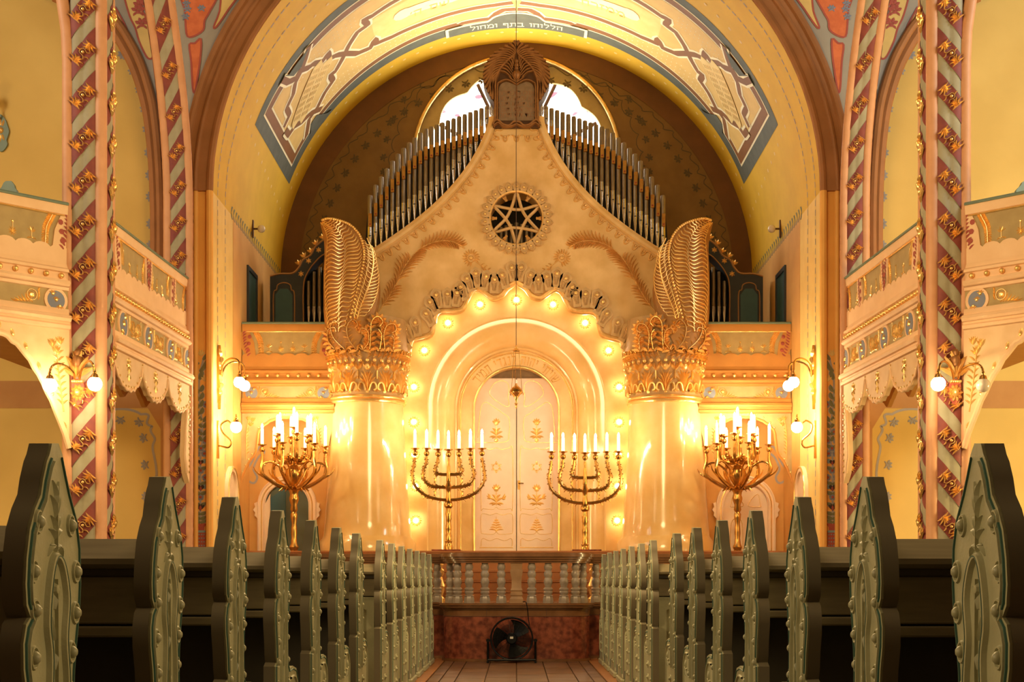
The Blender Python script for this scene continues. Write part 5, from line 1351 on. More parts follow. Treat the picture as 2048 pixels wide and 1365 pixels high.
# ------------------------------------------------------------------ organ side cases
for s in (-1, 1):
    sd = 'left' if s < 0 else 'right'; Yk = 20.6
    W = lambda px, py: at(px, py, Yk)
    f = lambda x, z, h: Vector((x if s < 0 else -x, Yk - h, z))
    oc = thing('organ_case', 'dark organ side case with gilt trim and small pipes, %s of the ark' % sd, 'organ case', ((-1 if s < 0 else 1)*2.9, Yk, 4.2), 'organ side cases')
    top = [(540, 553), (560, 548), (585, 547), (598, 535), (606, 520), (622, 510), (630, 495), (645, 482), (665, 470), (700, 460)]
    tp = [tuple(p) for p in smooth_path([W(*p) for p in top], 4)]
    hol = [W(607, 650), W(607, 575), W(614, 548), W(630, 525), W(650, 508), W(690, 495), W(690, 650)]
    pl = [W(540, 700)] + tp + [W(700, 700)]
    MB(f).prism(pl, -.3, 0, [hol]).build('case_body', 'dark_case', oc, 30)
    MB(f).stroke(tp, .03, .02).build('case_cresting', 'case_trim', oc)
    MB(f).stroke(smooth_path(hol[:6], 4), .022, .02).build('case_moulding', 'case_trim', oc)
    MB(f).stroke(smooth_path([W(547, 660), W(547, 590), W(553, 580), W(556, 570), W(568, 566), W(580, 570), W(583, 580), W(589, 590), W(589, 660)], 4), .02, .016).build('case_moulding', 'case_trim', oc)
    MB(f).prism([W(551, 660), W(551, 590), W(560, 578), W(576, 578), W(585, 590), W(585, 660)], 0, .01).build('case_panel', 'door_teal', oc, 30)
    for (px, py) in ((598, 530), (608, 515), (622, 506), (632, 490), (646, 478)):
        m = MB(f); x, z = W(px, py); 
        for a in (-60, -20, 20): t = math.radians(a); m.leaf((x, z), (x + .07*math.sin(t), z + .08*math.cos(t)), .03, .02, 0, 3)
        m.build('gilt_finial', 'gold', oc)
    for (px, py) in ((602, 548), (617, 522), (637, 500)):
        m = MB(f); x, z = W(px, py)
        for a in range(0, 360, 60): t = math.radians(a); m.leaf((x, z), (x + .045*math.sin(t), z + .045*math.cos(t)), .024, .012, 0, 3)
        m.build('painted_star', 'gold', oc)
    for k in range(6):
        x = W(615 + k*11, 0)[0]; x = x if s < 0 else -x; zt = PZ(560 - k*9 - (10 if k else 0), Yk); zm = PZ(622, Yk)
        p = MB().lathe([(.028, zm + .08), (.028, zt)], (x, Yk + .1, 0), 10).build('pipe', 'pipe_tin', oc)
        MB().lathe([(.03, zm), (.03, zm + .08)], (x, Yk + .1, 0), 10).build('mouth', 'pipe_mouth', p); MB().lathe([(.008, zm - .22), (.03, zm)], (x, Yk + .1, 0), 10).build('foot', 'pipe_mouth', p)
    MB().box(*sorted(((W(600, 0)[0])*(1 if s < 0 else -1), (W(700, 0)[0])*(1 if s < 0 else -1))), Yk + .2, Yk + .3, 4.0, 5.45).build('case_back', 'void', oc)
# ------------------------------------------------------------------ chancel galleries beside the ark
for s in (-1, 1):
    sd = 'left' if s < 0 else 'right'; Yg = 19.2
    xa, xb = 3.70, 2.45
    r = thing('organ_gallery', 'balcony parapet on the %s of the ark below the organ case' % sd, 'balcony', (s*3.1, Yg, 2.9), 'chancel gallery parapets')
    p0, p1 = ((-xa, Yg), (-xb, Yg)) if s < 0 else ((xb, Yg), (xa, Yg))
    L = xa - xb
    fl_ = lambda q: q if s < 0 else L - q
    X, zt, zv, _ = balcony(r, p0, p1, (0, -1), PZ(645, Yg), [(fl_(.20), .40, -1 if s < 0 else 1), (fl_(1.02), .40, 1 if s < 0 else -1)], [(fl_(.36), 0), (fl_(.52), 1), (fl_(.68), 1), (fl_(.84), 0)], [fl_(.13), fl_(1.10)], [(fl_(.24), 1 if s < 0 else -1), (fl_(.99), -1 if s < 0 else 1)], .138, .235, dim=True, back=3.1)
    # arched lace board under the gallery
    W = lambda px, py: (P(px, py, Yg).x - (-xa), P(px, py, Yg).z)
    arcp = smooth_path([W(481, 968), W(490, 945), W(500, 925), W(512, 908), (W(516, 0)[0], W(0, 880)[1]), W(520, 862), W(540, 845), W(565, 838), W(590, 838), W(615, 845), W(636, 865), W(640, 890), W(655, 912)], 5)
    arcp = [(p.x, p.y + .012*abs(math.sin(i*1.2))) for i, p in enumerate(arcp)]
    fx = lambda a, b, h: X(fl_(a), b, h)
    MB(fx).prism([(0, zv)] + arcp + [(L, zv)], -.02, .03).build('lace_board', 'olive', r, 30)
    MB().tube([fx(a, b, .03) for a, b in arcp], .018, 6).build('lace_board_edge', 'peach_dim', r)
    m = MB(lambda a, b, h: fx(a, b, h + .03))
    for i, (a, b) in enumerate(arcp):
        if i % 3 == 0: m.dome((a + .0, b + .05), .013, .012, 6, 2)
    m.build('gilt_pearls', 'gold', r, kind='stuff')
    for cxw, q in ((.06, 1), (L - .22, -1)):
        m = MB(lambda a, b, h: fx(a, b, h + .03))
        m.stroke(smooth_path([(cxw, zv - .62), (cxw, zv - .3), (cxw + .03*q, zv - .08)], 5), .012, .010)
        for k in range(8): m.leaf((cxw, zv - .55 + .045*k), (cxw + .045, zv - .51 + .045*k), .016, .010, .2, 3)
        for (dx, dz) in ((.03, -.06), (.09, -.08), (.06, -.14)):
            for a in (-55, -20, 20, 55): t = math.radians(a); m.leaf((cxw + dx*q, zv + dz - .03), (cxw + dx*q + .045*math.sin(t), zv + dz + .03*math.cos(t)), .022, .014, 0, 3)
        m.build('wheat_spray', 'gold', r)
    # wall below the gallery
    Yq = 19.75
    wq = struct(MB().box(*sorted((s*2.38, s*3.713)), Yq, Yq + .15, PZB, 3.3), 'wall_under_gallery_' + sd, 'jamb_orange', 'orange wall under the %s chancel gallery' % sd)
    m = MB(lambda a, b, h: Vector((s*a, Yq - h, b)))
    a0 = abs(PX(500, Yq)); z0 = PZ(955, Yq)
    m.ribbon(smooth_path([(a0 + .02, z0 - .05), (a0 - .06, z0 - .08), (a0 - .10, z0 + .0), (a0 - .05, z0 + .12), (a0 - .12, z0 + .28), (a0 - .2, z0 + .35), (a0 - .13, z0 + .42), (a0 - .02, z0 + .2), (a0 + .06, z0 + .06)], 5, True), .03, .003, True); m.build('painted_scroll', 'paint_stencil', wq, 0)
    # arched door
    xc = abs(PX(575, Yq)); ro = .41; ri = .30; zs = PZ(1012, Yq); 
    dn = 'door_1' if s < 0 else 'door_2'
    ar = lambda r: [(xc - r, PZB)] + [(xc - r*math.cos(PI*i/20), zs + r*math.sin(PI*i/20)) for i in range(21)] + [(xc + r, PZB)]
    D = lambda a, b, h: Vector((s*a, Yq - h, b))
    dd = struct(MB(D).prism(ar(ro) + list(reversed(ar(ri))), 0, .06), dn, 'door_white', ('dark green arched door in a white frame left of the ark' if s < 0 else 'white arched door in a white frame right of the ark'))
    for r_ in (ro - .015, ro - .06, ri + .012): MB().tube([D(a, b, .06) for a, b in ar(r_)], .010, 6).build('frame_moulding', 'door_white' if r_ != ro - .06 else 'gold', dd)
    for q in (-1, 1):
        MB(D).prism([(xc + q*ro, zs - .18), (xc + q*(ro + .04), zs - .14), (xc + q*(ro + .03), zs - .10), (xc + q*(ro + .06), zs - .06), (xc + q*(ro + .03), zs - .02), (xc + q*(ro + .045), zs + .03), (xc + q*ro, zs + .05)][::q], 0, .05).build('frame_ear', 'door_white', dd, 30)
    MB(D).prism(ar(ri + .01), .0, .02).build('door_leaf', 'door_green' if s < 0 else 'door_white', dd, 30)
    if s < 0:
        MB(D).prism([(xc + .02, PZB), (xc + .02, zs + .25), (xc + .24, zs + .1), (xc + .24, PZB)], .02, .03).build('door_panel', 'door_teal', dd, 30)
        MB(D).prism([(xc + .23, PZB), (xc + .23, zs + .16), (xc + .30, zs + .02), (xc + .30, PZB)], .02, .06).build('open_leaf', 'door_white', dd, 30)
    else:
        for pts in ([(xc - .2, zs + .02), (xc - .16, zs + .16), (xc - .03, zs + .0), (xc - .2, zs - .02)], [(xc + .2, zs + .02), (xc + .16, zs + .16), (xc + .03, zs + .0), (xc + .2, zs - .02)]):
            MB(D).stroke(smooth_path(pts, 4, True), .010, .008, .02, True).build('gilt_moulding', 'gold', dd)
        for q in (-1, 1): MB(D).stroke(smooth_path([(xc + q*.04, PZB + .05), (xc + q*.05, zs - .25), (xc + q*.12, zs - .18), (xc + q*.2, zs - .25), (xc + q*.22, PZB + .05)], 4), .010, .008, .02).build('gilt_moulding', 'gold', dd)
        MB().tube([D(xc + .02, zs - .42, .02), D(xc + .02, zs - .42, .06), D(xc + .1, zs - .42, .06)], .010, 6).build('handle', 'brass', dd)
    # small arched door in the side wall
    yc = 18.42; rj = .34; zj = 2.05
    aj = lambda r: [(yc - r, 0)] + [(yc - r*math.cos(PI*i/18), zj + r*math.sin(PI*i/18)) for i in range(19)] + [(yc + r, 0)]
    J = lambda a, b, h: Vector((s*(VR - h), a, b))
    dj = struct(MB(J).prism(aj(rj) + list(reversed(aj(rj - .07))), .002, .05), 'door_%d' % (3 if s < 0 else 4), 'door_white', 'narrow white arched door in the %s chancel side wall' % sd)
    MB(J).prism(aj(rj - .06), .002, .02).build('door_leaf', 'door_white', dj, 30)
    MB().tube([J(a, b, .05) for a, b in aj(rj - .02)], .012, 6).build('frame_moulding', 'gold', dj)
# ------------------------------------------------------------------ platform and balustrade
def plan(off, yb=16.62):
    hw = .83 + off; rc = .34 + off*.5; yf = 15.92 - off; pts = [(-3.7, yb - off), (-hw, yb - off)]
    pts += [(-hw + rc - rc*math.cos(PI/2*i/10), yf + rc*.85 - rc*.85*math.sin(PI/2*i/10)) for i in range(11)]
    return pts + [(-x, y) for x, y in reversed(pts)]
bal = thing('altar_balustrade', 'curved stone balustrade on a red marble plinth before the ark', 'balustrade', (0, 16.2, 0))
def slab(off, z0, z1, nm, mt, deep=17.3, par=bal): return MB(lambda a, b, h: Vector((a, b, h))).prism(plan(off) + [(3.7, deep), (-3.7, deep)], z0, z1).build(nm, mt, par, 40)
slab(.02, 0, .03, 'plinth_base', 'marble_brown'); slab(0, .03, .505, 'plinth', 'marble_red'); 
slab(.004, .505, .51, 'plinth_joint', 'grout'); slab(.002, .51, .585, 'plinth_course', 'marble_brown')
slab(.02, .585, .605, 'plinth_cornice', 'marble_brown'); slab(.045, .605, .63, 'plinth_cornice', 'marble_brown'); slab(.06, .63, .655, 'plinth_cornice', 'marble_brown')
for x in (-.335, .335): MB().box(x - .002, x + .002, 15.915, 15.93, .51, .585).build('slab_joint', 'grout', bal)
def rail(off, w, z0, z1):
    a = plan(off + w); b = plan(off - w)
    MB(lambda x, y, h: Vector((x, y, h))).prism(a + list(reversed(b)), z0, z1).build('handrail', 'marble_brown', bal, 40)
rail(-.06, .055, 1.105, 1.125); rail(-.06, .075, 1.125, 1.15); rail(-.06, .095, 1.15, 1.175); rail(-.06, .115, 1.175, 1.205); rail(-.06, .10, 1.205, 1.22)
bprof = [(.058, .735), (.04, .745), (.048, .765), (.052, .775), (.044, .79), (.05, .80), (.054, .812), (.046, .825), (.036, .83), (.038, .85), (.046, .872), (.050, .895), (.046, .92), (.036, .94), (.045, .96), (.049, .98), (.044, 1.002), (.035, 1.02), (.043, 1.04), (.047, 1.06), (.041, 1.082), (.034, 1.095), (.04, 1.105)]
bmesh_ = MB().lathe(bprof, (0, 0, 0), 16); bmesh_.lathe([(0, .655), (.062, .655), (.062, .70), (.05, .735), (.0, .735)], (0, 0, 0), 8, PI/8, 2*PI + PI/8)
bme = meshdata(bmesh_, 'baluster', 'baluster_stone')
def inset_pos(d):
    return None
pl_ = plan(-.06)
def along(xabs, s):                                                       # point on the rail centre line
    best = None
    for (x0, y0), (x1, y1) in zip(pl_, pl_[1:]):
        if x1 != x0 and min(x0, x1) <= -xabs <= max(x0, x1): best = (-s*xabs*-1, lerp(y0, y1, (-xabs - x0)/(x1 - x0)))
    return best
for s in (-1, 1):
    for xa in (.171, .355, .533, .665): inst(bme, 'baluster', bal, Matrix.Translation((s*xa, along(xa, s)[1], 0)))
    for (xa, y) in ((.755, 16.27), (.77, 16.50)): inst(bme, 'baluster', bal, Matrix.Translation((s*xa, y, 0)))
    for k in range(14): inst(bme, 'baluster', bal, Matrix.Translation((s*(.93 + .19*k), 16.68, 0)))
q = [(.075, .655), (.075, .70), (.06, .73), (.07, .745), (.07, .765), (.06, .775), (.06, .785), (.068, .80), (.055, .83), (.055, .93), (.07, 1.0), (.07, 1.03), (.06, 1.035), (.068, 1.105)]
mb = MB(); vs = []; fs = []
for (h, z) in q:
    for (a, b) in ((-1, -1), (1, -1), (1, 1), (-1, 1)): vs.append((a*h, 15.99 + b*h*.8, z))
for i in range(len(q) - 1):
    for k in range(4): fs.append((i*4+k, i*4+(k+1) % 4, i*4+4+(k+1) % 4, i*4+4+k))
mb.add(vs, fs); mb.build('pedestal', 'pedestal', bal, 20)
# steps up to the ark
stp = thing('altar_steps', 'reddish brown steps rising behind the balustrade to the ark doors', 'steps', (0, 17.9, .655))
MB().box(-3.7, 3.7, 17.3, 18.5, 0, .655).build('landing', 'marble_step', stp)
for i in range(5):
    z = .655 + i*.127; y = 17.45 + i*.20
    MB(lambda a, b, h: Vector((h, a, b))).prism([(y, z), (y, z + .10), (y - .022, z + .105), (y - .022, z + .125), (18.5, z + .127), (18.5, z)], -3.7, 3.7).build('step', 'marble_step', stp, 30)
MB().box(-3.7, 3.7, 18.4, 22.39, 0, PZB).build('ark_platform', 'marble_brown', stp)
for s in (-1, 1):
    MB().bbox(*sorted((s*.72, s*1.1)), 18.38, 18.95, PZB, PZB + .02, .004).build('menorah_slab', 'marble_red', stp, 0)
for s in (-1, 1):
    r = thing('gilt_newel', 'gilt carved newel post behind the %s end of the balustrade bow' % ('left' if s < 0 else 'right'), 'post', (s*.93, 17.15, .655), 'gilt newel posts')
    MB().lathe([(.07, .655), (.07, .69), (.04, .72), (.06, .78), (.075, .84), (.05, .90), (.035, .95), (.055, .99), (.06, 1.03), (.03, 1.07), (.04, 1.09), (.0, 1.10)], (s*.93, 17.15, 0), 14).build('post', 'gold', r)
    MB().lathe([(.045, 1.075), (.055, 1.10), (.0, 1.15)], (s*.93, 17.15, 0), 12).build('finial', 'gold', r)
# ------------------------------------------------------------------ menorahs
def candle_set(root, x, y, z, h, lit=True, flame=.5, par=None):
    cup = MB().lathe([(.012, z - .10), (.030, z - .088), (.038, z - .062), (.030, z - .038), (.014, z - .030), (.024, z - .016), (.060, z - .004), (.058, z + .006), (.022, z + .008)], (x, y, 0), 14).build('drip_cup', 'brass', root)
    cd = MB().lathe([(.021, z + .004), (.020, z + h), (.012, z + h + .004)], (x, y, 0), 12).build('candle', 'candle_white' if not lit else 'candle', root)
    MB().lathe([(.006, z + h), (.014, z + h + .014), (.015, z + h + .026), (.010, z + h + .048), (.0, z + h + .068)], (x, y, 0), 10).build('flame_bulb', 'bulb_flame' if lit else 'globe_off', cd)
def menorah(s):
    px0 = 897 if s < 0 else 1170; Y = 18.62; x0 = PX(px0, Y)
    r = thing('menorah', 'brass seven branched candlestick with lit electric candles, %s of the ark door' % ('left' if s < 0 else 'right'), 'candlestick', (x0, Y, PZB + .02), 'menorahs before the ark')
    # crop pixels: scale 5.25 from (810,850); axis at 468
    dzy = 0 if s < 0 else 11
    Z = lambda zy: PZ(850 + dzy*.6 + zy/5.25, Y); U = lambda zx: (zx - 468)/5.25*Y/F
    prof = [(50, 1345), (50, 1330), (42, 1310), (48, 1285), (36, 1255), (34, 1245), (40, 1225), (30, 1215), (32, 1160), (26, 1140), (32, 1100), (33, 1080), (28, 1040), (27, 1010), (34, 985), (30, 965), (36, 935), (30, 915), (28, 880), (46, 860), (48, 840), (40, 815), (28, 800), (30, 770), (22, 720), (24, 690), (38, 665), (40, 650), (30, 635), (20, 605), (25, 590), (22, 560), (24, 530), (22, 500), (18, 470), (20, 440), (14, 420), (15, 370), (10, 350)]
    pr = [(U(468 + a), Z(b)) for a, b in prof]; pr[0] = (pr[0][0], PZB + .02)
    MB().lathe(pr, (x0, Y, 0), 16).build('stem', 'brass', r)
    br = [([(468, 790), (560, 785), (680, 755), (780, 690), (835, 610), (848, 520), (835, 440), (820, 345)], 250, 340), ([(468, 660), (560, 655), (640, 645), (700, 610), (735, 540), (728, 470), (705, 410), (698, 335)], 250, 225), ([(468, 522), (540, 522), (590, 510), (608, 470), (590, 420), (578, 340)], 258, 108)]
    for (pts, zc, dx) in br:
        for q in (-1, 1):
            pth = smooth_path([(x0 + q*U(a), Y, Z(b)) for a, b in pts], 7)
            b = MB().tube(pth, lambda t: .022 - .005*t, 8).build('branch', 'brass', r)
            m = MB(); n = len(pth)
            for i in range(14, n - 2, 4):
                t = (pth[i+1] - pth[i-1]).normalized(); nn = Vector((-t.z, 0, t.x)); 
                for g in (-1, 1): m.sphere(pth[i] + nn*g*.024, .008, 6, 4)
            vine = [pth[i] + Vector((-(pth[i+1] - pth[i-1]).normalized().z, 0, (pth[i+1] - pth[i-1]).normalized().x))*.03*math.sin(i*.55) + Vector((0, -.012, 0)) for i in range(12, n - 1)]
            m.tube(vine, .004, 5); m.build('vine', 'brass', b)
            m = MB()
            for k in range(3):
                o = Vector(pth[5 + 5*k]); m.tube(smooth_path([o, o + Vector((q*.03, 0, -.015)), o + Vector((q*.05, 0, -.045))], 4), lambda t: .014*(1 - .8*t), 6)
                m.tube(smooth_path([o, o + Vector((q*.03, 0, .02)), o + Vector((q*.05, 0, .025))], 4), lambda t: .010*(1 - .8*t), 6)
            m.build('acanthus', 'brass', b)
            candle_set(r, x0 + q*U(pts[-1][0]), Y, Z(zc), .185, True)
    candle_set(r, x0, Y, Z(262), .185, True)
    for (zy, R) in ((585, 50), (722, 52)):
        for q in (-1, 1):
            c = Vector((x0 + q*U(468 + 85), Y, Z(zy))); m = MB(); a = R/5.25*Y/F*1.25
            m.tube([c + Vector((a*.9*math.cos(t)*q, 0, a*1.05*math.sin(t))) for t in [-2.2 + 4.4*i/14 for i in range(15)]], .010, 6)
            for i in range(6): t = -1.2 + 2.4*i/5; m.sphere(c + Vector((a*1.02*math.cos(t)*q, 0, a*1.18*math.sin(t))), .010, 6, 4)
            m.build('leaf_ring', 'brass', r)
for s in (-1, 1): menorah(s)
# ------------------------------------------------------------------ candelabra
def candelabrum(s):
    Y = 18.75; px0 = 588 if s < 0 else 1475; x0 = PX(px0, Y); sc = Y/F
    Z = lambda zy: PZ(800 + zy/4.267, Y); k = sc/4.267
    r = thing('candelabrum', 'brass twelve armed candelabrum with lit candles on the %s of the altar' % ('left' if s < 0 else 'right'), 'candelabrum', (x0, Y, PZB), 'large candelabra')
    prof = [(48, 1400), (45, 1300), (30, 1285), (40, 1260), (28, 1230), (22, 1180), (26, 1140), (24, 1100), (20, 1060), (28, 1010), (30, 980), (22, 960), (32, 940), (26, 900), (40, 860), (42, 840), (34, 815), (38, 790), (50, 770), (30, 755), (26, 740), (60, 690), (78, 640), (70, 600), (40, 575), (30, 560), (36, 520), (24, 480), (16, 430), (14, 300), (12, 260)]
    pr = [(a*k, Z(b)) for a, b in prof]; pr[0] = (pr[0][0], PZB); MB().lathe(pr, (x0, Y, 0), 18).build('stem', 'brass', r)
    m = MB()
    for i in range(16):
        t = 2*PI*i/16; d = Vector((math.cos(t), math.sin(t), 0)); c = Vector((x0, Y, Z(760)))
        m.tube(smooth_path([c + d*.04, c + d*.13 + Vector((0, 0, .02)), c + d*.20 + Vector((0, 0, -.03))], 4), lambda q: .022*(1 - .85*q), 6)
    m.build('acanthus_collar', 'brass', r)
    for i in range(6):
        t = math.radians((18 if s < 0 else 42) + 60*i); d = Vector((math.cos(t), math.sin(t), 0)); c = Vector((x0, Y, 0))
        R = 262*k; pth = smooth_path([c + d*.05 + Vector((0, 0, Z(760))), c + d*R*.5 + Vector((0, 0, Z(735))), c + d*R*.95 + Vector((0, 0, Z(660))), c + d*R*1.08 + Vector((0, 0, Z(600))), c + d*R*1.02 + Vector((0, 0, Z(520))), c + d*R*1.03 + Vector((0, 0, Z(440)))], 7)
        a = MB().tube(pth, lambda q: .028 - .009*q, 8).build('lower_arm', 'brass', r)
        m = MB(); m.tube(smooth_path([c + d*R*1.0 + Vector((0, 0, Z(640))), c + d*R*1.02 + Vector((0, 0, Z(560))), c + d*R*.75 + Vector((0, 0, Z(535))), c + d*R*.42 + Vector((0, 0, Z(590))), c + d*R*.3 + Vector((0, 0, Z(660)))], 6), lambda q: .014, 7)
        m.tube(smooth_path([c + d*R*.8 + Vector((0, 0, Z(690))), c + d*R*1.2 + Vector((0, 0, Z(630))), c + d*R*1.32 + Vector((0, 0, Z(580)))], 5), lambda q: .016*(1 - .7*q), 6)
        for g in range(8): m.sphere(c + d*R*(.95 - .07*g) + Vector((0, 0, Z(545 + 6*(g - 3)**2*.6) + .02)), .011, 6, 4)
        for g in range(4): m.sphere(c + d*R*(.42 + .03*g) + Vector((0, 0, Z(500) + .02*(g % 2))), .026, 7, 5)
        m.build('scrollwork', 'brass', a)
        e = c + d*R*1.03; candle_set(r, e.x, e.y, Z(392), .21)
        t2 = t + PI/6; d2 = Vector((math.cos(t2), math.sin(t2), 0)); R2_ = 150*k
        pth = smooth_path([c + d2*.05 + Vector((0, 0, Z(540))), c + d2*R2_*.8 + Vector((0, 0, Z(530))), c + d2*R2_*1.05 + Vector((0, 0, Z(470))), c + d2*R2_ + Vector((0, 0, Z(370)))], 7)
        MB().tube(pth, lambda q: .024 - .006*q, 8).build('upper_arm', 'brass', r)
        e = c + d2*R2_; candle_set(r, e.x, e.y, Z(302), .21)
    candle_set(r, x0, Y, Z(235), .20)
    m = MB()
    for i in range(10):
        t = 2*PI*i/10; m.sphere((x0 + .09*math.cos(t), Y + .09*math.sin(t), Z(505)), .035, 7, 5)
    m.build('rosette_crown', 'brass', r)
for s in (-1, 1): candelabrum(s)
# ------------------------------------------------------------------ eternal lamp
Y = 18.9; x0 = 0.0; k = Y/F/8.9; Z = lambda zy: PZ(690 + zy/8.9, Y); hx = (1000 - 1006)*k
el = thing('eternal_lamp', 'small brass lamp hanging on a long thin chain before the ark door', 'hanging lamp', (hx, Y, Z(1120)))
pr = [(4, 1150), (14, 1110), (22, 1085), (12, 1075), (30, 1055), (28, 1040), (12, 1030), (16, 1000), (36, 940), (70, 895), (110, 868), (122, 850), (112, 815), (85, 775), (50, 745), (30, 730), (28, 715), (12, 700), (20, 690)]
MB().lathe([(a*k, Z(b)) for a, b in pr], (hx, Y, 0), 20).build('bowl', 'brass', el)
MB().lathe([(0, Z(700)), (15*k, Z(690)), (18*k, Z(650)), (10*k, Z(625)), (0, Z(620))], (hx, Y, 0), 10).build('glass_bulb', 'candle_white', el)
MB().lathe([(58*k, Z(112)), (60*k, Z(95)), (40*k, Z(72)), (14*k, Z(65)), (18*k, Z(50)), (8*k, Z(40)), (8*k, Z(10))], (hx, Y, 0), 14).build('canopy', 'brass', el)
for i in range(3):
    t = math.radians(20 + 120*i); MB().tube([(hx + 52*k*math.cos(t), Y + 52*k*math.sin(t), Z(110)), (hx + 112*k*math.cos(t), Y + 112*k*math.sin(t), Z(850))], .004, 5).build('suspension_chain', 'brass', el)
    MB().tube([(hx + 120*k*math.cos(t), Y + 120*k*math.sin(t), Z(850)), (hx + 140*k*math.cos(t), Y + 140*k*math.sin(t), Z(870)), (hx + 118*k*math.cos(t), Y + 118*k*math.sin(t), Z(895))], .006, 5).build('hook', 'brass', el)
MB().tube([(hx, Y, Z(15)), (hx, Y, VZ + VR - .02)], .0045, 5).build('long_chain', 'bronze_dark', el)
# ------------------------------------------------------------------ wall lamps
def globe(root, c, lit, r=.068, arm=None):
    g = MB().sphere(c, r, 16, 10).build('glass_globe', 'bulb_globe' if lit else 'globe_off', root)
    MB().lathe([(.040, c[2] + r*.75), (.030, c[2] + r + .02), (.016, c[2] + r + .03), (.018, c[2] + r + .045), (.008, c[2] + r + .06), (.008, c[2] + r + .09)], (c[0], c[1], 0), 12).build('globe_holder', 'brass', root)
for s in (-1, 1):
    Y = 13.83; Q = lambda px, py, Yq=Y: (lambda p: Vector((p.x if s < 0 else -p.x, p.y, p.z)))(P(px, py, Yq))
    base = Q(157, 760)
    r = thing('column_lamp', ('gilt double arm wall lamp with two lit globes on the near left column' if s < 0 else 'gilt double arm wall lamp with one dark globe on the near right column'), 'wall lamp', base, 'double globe column lamps')
    W = lambda zx, zy: Q(90 + zx/7.587, 680 + zy/7.583)
    fb = Y + .04
    m = MB(lambda a, b, h: Vector((a, fb - h, b)))
    pl = smooth_path([(W(x, y).x, W(x, y).z) for x, y in ((440, 600), (400, 680), (400, 800), (420, 900), (490, 990), (560, 900), (580, 800), (580, 680), (540, 600))], 4, True)
    MB(lambda a, b, h: Vector((a, fb - h, b))).prism([tuple(p) for p in pl], -.03, .02).build('back_plate', 'paint_red', r, 30)
    c = W(487, 800)
    m.dome((c.x, c.z), .035, .05, 10, 3, .02, 1.3)
    for a in range(0, 360, 36): t = math.radians(a); m.leaf((c.x + .03*math.cos(t), c.z + .04*math.sin(t)), (c.x + .075*math.cos(t), c.z + .085*math.sin(t)), .035, .03, .2, 3, .02)
    for i in range(5): w_ = W(420 + 32*i, 630); m.dome((w_.x, w_.z), .02, .04, 7, 2, .02)
    for a in (-70, -40, -15, 15, 40, 70): t = math.radians(a); b_ = W(487, 560); m.leaf((b_.x, b_.z), (b_.x + .17*math.sin(t), b_.z + .26*math.cos(t)), .06, .05, .15*(1 if a > 0 else -1), 5, .03)
    m.build('gilt_acanthus', 'gold', r)
    m = MB(lambda a, b, h: Vector((a, fb - h, b))); b_ = W(490, 330); m.dome((b_.x, b_.z), .05, .06, 10, 3, .03, 1.6); b_ = W(495, 200); m.dome((b_.x, b_.z), .035, .05, 10, 3, .03, 1.3); m.build('bronze_boss', 'bronze', r)
    for (pts, g, lit) in (([(450, 590), (430, 500), (340, 410), (200, 362), (110, 400), (75, 480), (68, 520)], (75, 690), True), ([(525, 590), (545, 480), (600, 370), (670, 325), (720, 360), (742, 430), (745, 480)], (755, 670), True)):
        if s > 0 and g[0] < 100: lit = False
        WD = lambda zx, zy, dd: Q(90 + zx/7.587, 680 + zy/7.583, Y - dd)
        MB().tube(smooth_path([WD(x, y, .02 + .36*min(1, i/4)) for i, (x, y) in enumerate(pts)], 6), .011, 7).build('arm', 'brass', r)
        globe(r, tuple(WD(g[0], g[1], .38)), lit)
    # upper lamp on the chancel side wall: two globes
    X0 = s*(VR - .0)
    def sw(Yq, z, reach, n, lit, up, nm, lab, grp, rad=.07):
        r = thing(nm, lab, 'wall lamp', (X0, Yq, z), grp)
        J = lambda a, b, h: Vector((X0 - s*h, a, b))
        m = MB(J)
        if up:
            m.prism([tuple(p) for p in smooth_path([(Yq - .06, z - .05), (Yq - .03, z - .32), (Yq, z - .48), (Yq + .03, z - .32), (Yq + .06, z - .05), (Yq + .05, z + .18), (Yq, z + .32), (Yq - .05, z + .18)], 3, True)], 0, .035)
            m.build('back_plate', 'brass', r, 30)
            m = MB(J)
            for k in range(7): m.leaf((Yq, z - .30 + .08*k), (Yq + .07*(1 if k % 2 else -1), z - .22 + .08*k), .04, .04, .2, 3, .03)
            m.build('gilt_acanthus', 'gold', r)
        else:
            m.prism([(Yq - .03, z - .42), (Yq + .03, z - .42), (Yq + .03, z + .05), (Yq - .03, z + .05)], 0, .02); m.build('back_plate', 'brass', r, 30)
        for k in range(n):
            o = (-.16 + .32*k) if n > 1 else 0
            if up:
                pts = [J(Yq, z - .12, .03), J(Yq + o*.4, z + .06, .08), J(Yq + o*.8, z + .13, reach*.6), J(Yq + o, z + .10, reach*.95), J(Yq + o, z - .02, reach)]
                MB().tube(smooth_path(pts, 6), .012, 7).build('arm', 'brass', r); globe(r, tuple(J(Yq + o, z - .165, reach)), lit, rad)
            else:
                pts = [J(Yq, z - .26, .02), J(Yq, z - .28, .14), J(Yq, z - .20, .17), J(Yq, z - .10, .07), J(Yq, z + .0, .05), J(Yq, z + .05, .12), J(Yq, z + .02, .17)]
                MB().tube(smooth_path(pts, 6), .012, 7).build('arm', 'brass', r); globe(r, tuple(J(Yq, z - .03, reach)), lit, rad)
    sd = 'left' if s < 0 else 'right'
    sw(17.68, PZ(742, 17.68), .30, 2, True, True, 'sconce', 'upper brass wall lamp with two lit globes on the %s chancel wall' % sd, 'upper chancel wall lamps')
    sw(17.64, PZ(850, 17.64), .235, 1, True, False, 'sconce', 'lower brass wall lamp with a single lit globe on the %s chancel wall' % sd, 'lower chancel wall lamps')
    # small unlit lamp high on the side wall
    Yq = 19.95; z = PZ(458, Yq)
    r = thing('sconce', 'small unlit glass globe lamp high on the %s chancel wall' % sd, 'wall lamp', (X0, Yq, z), 'unlit lamps below the vault')
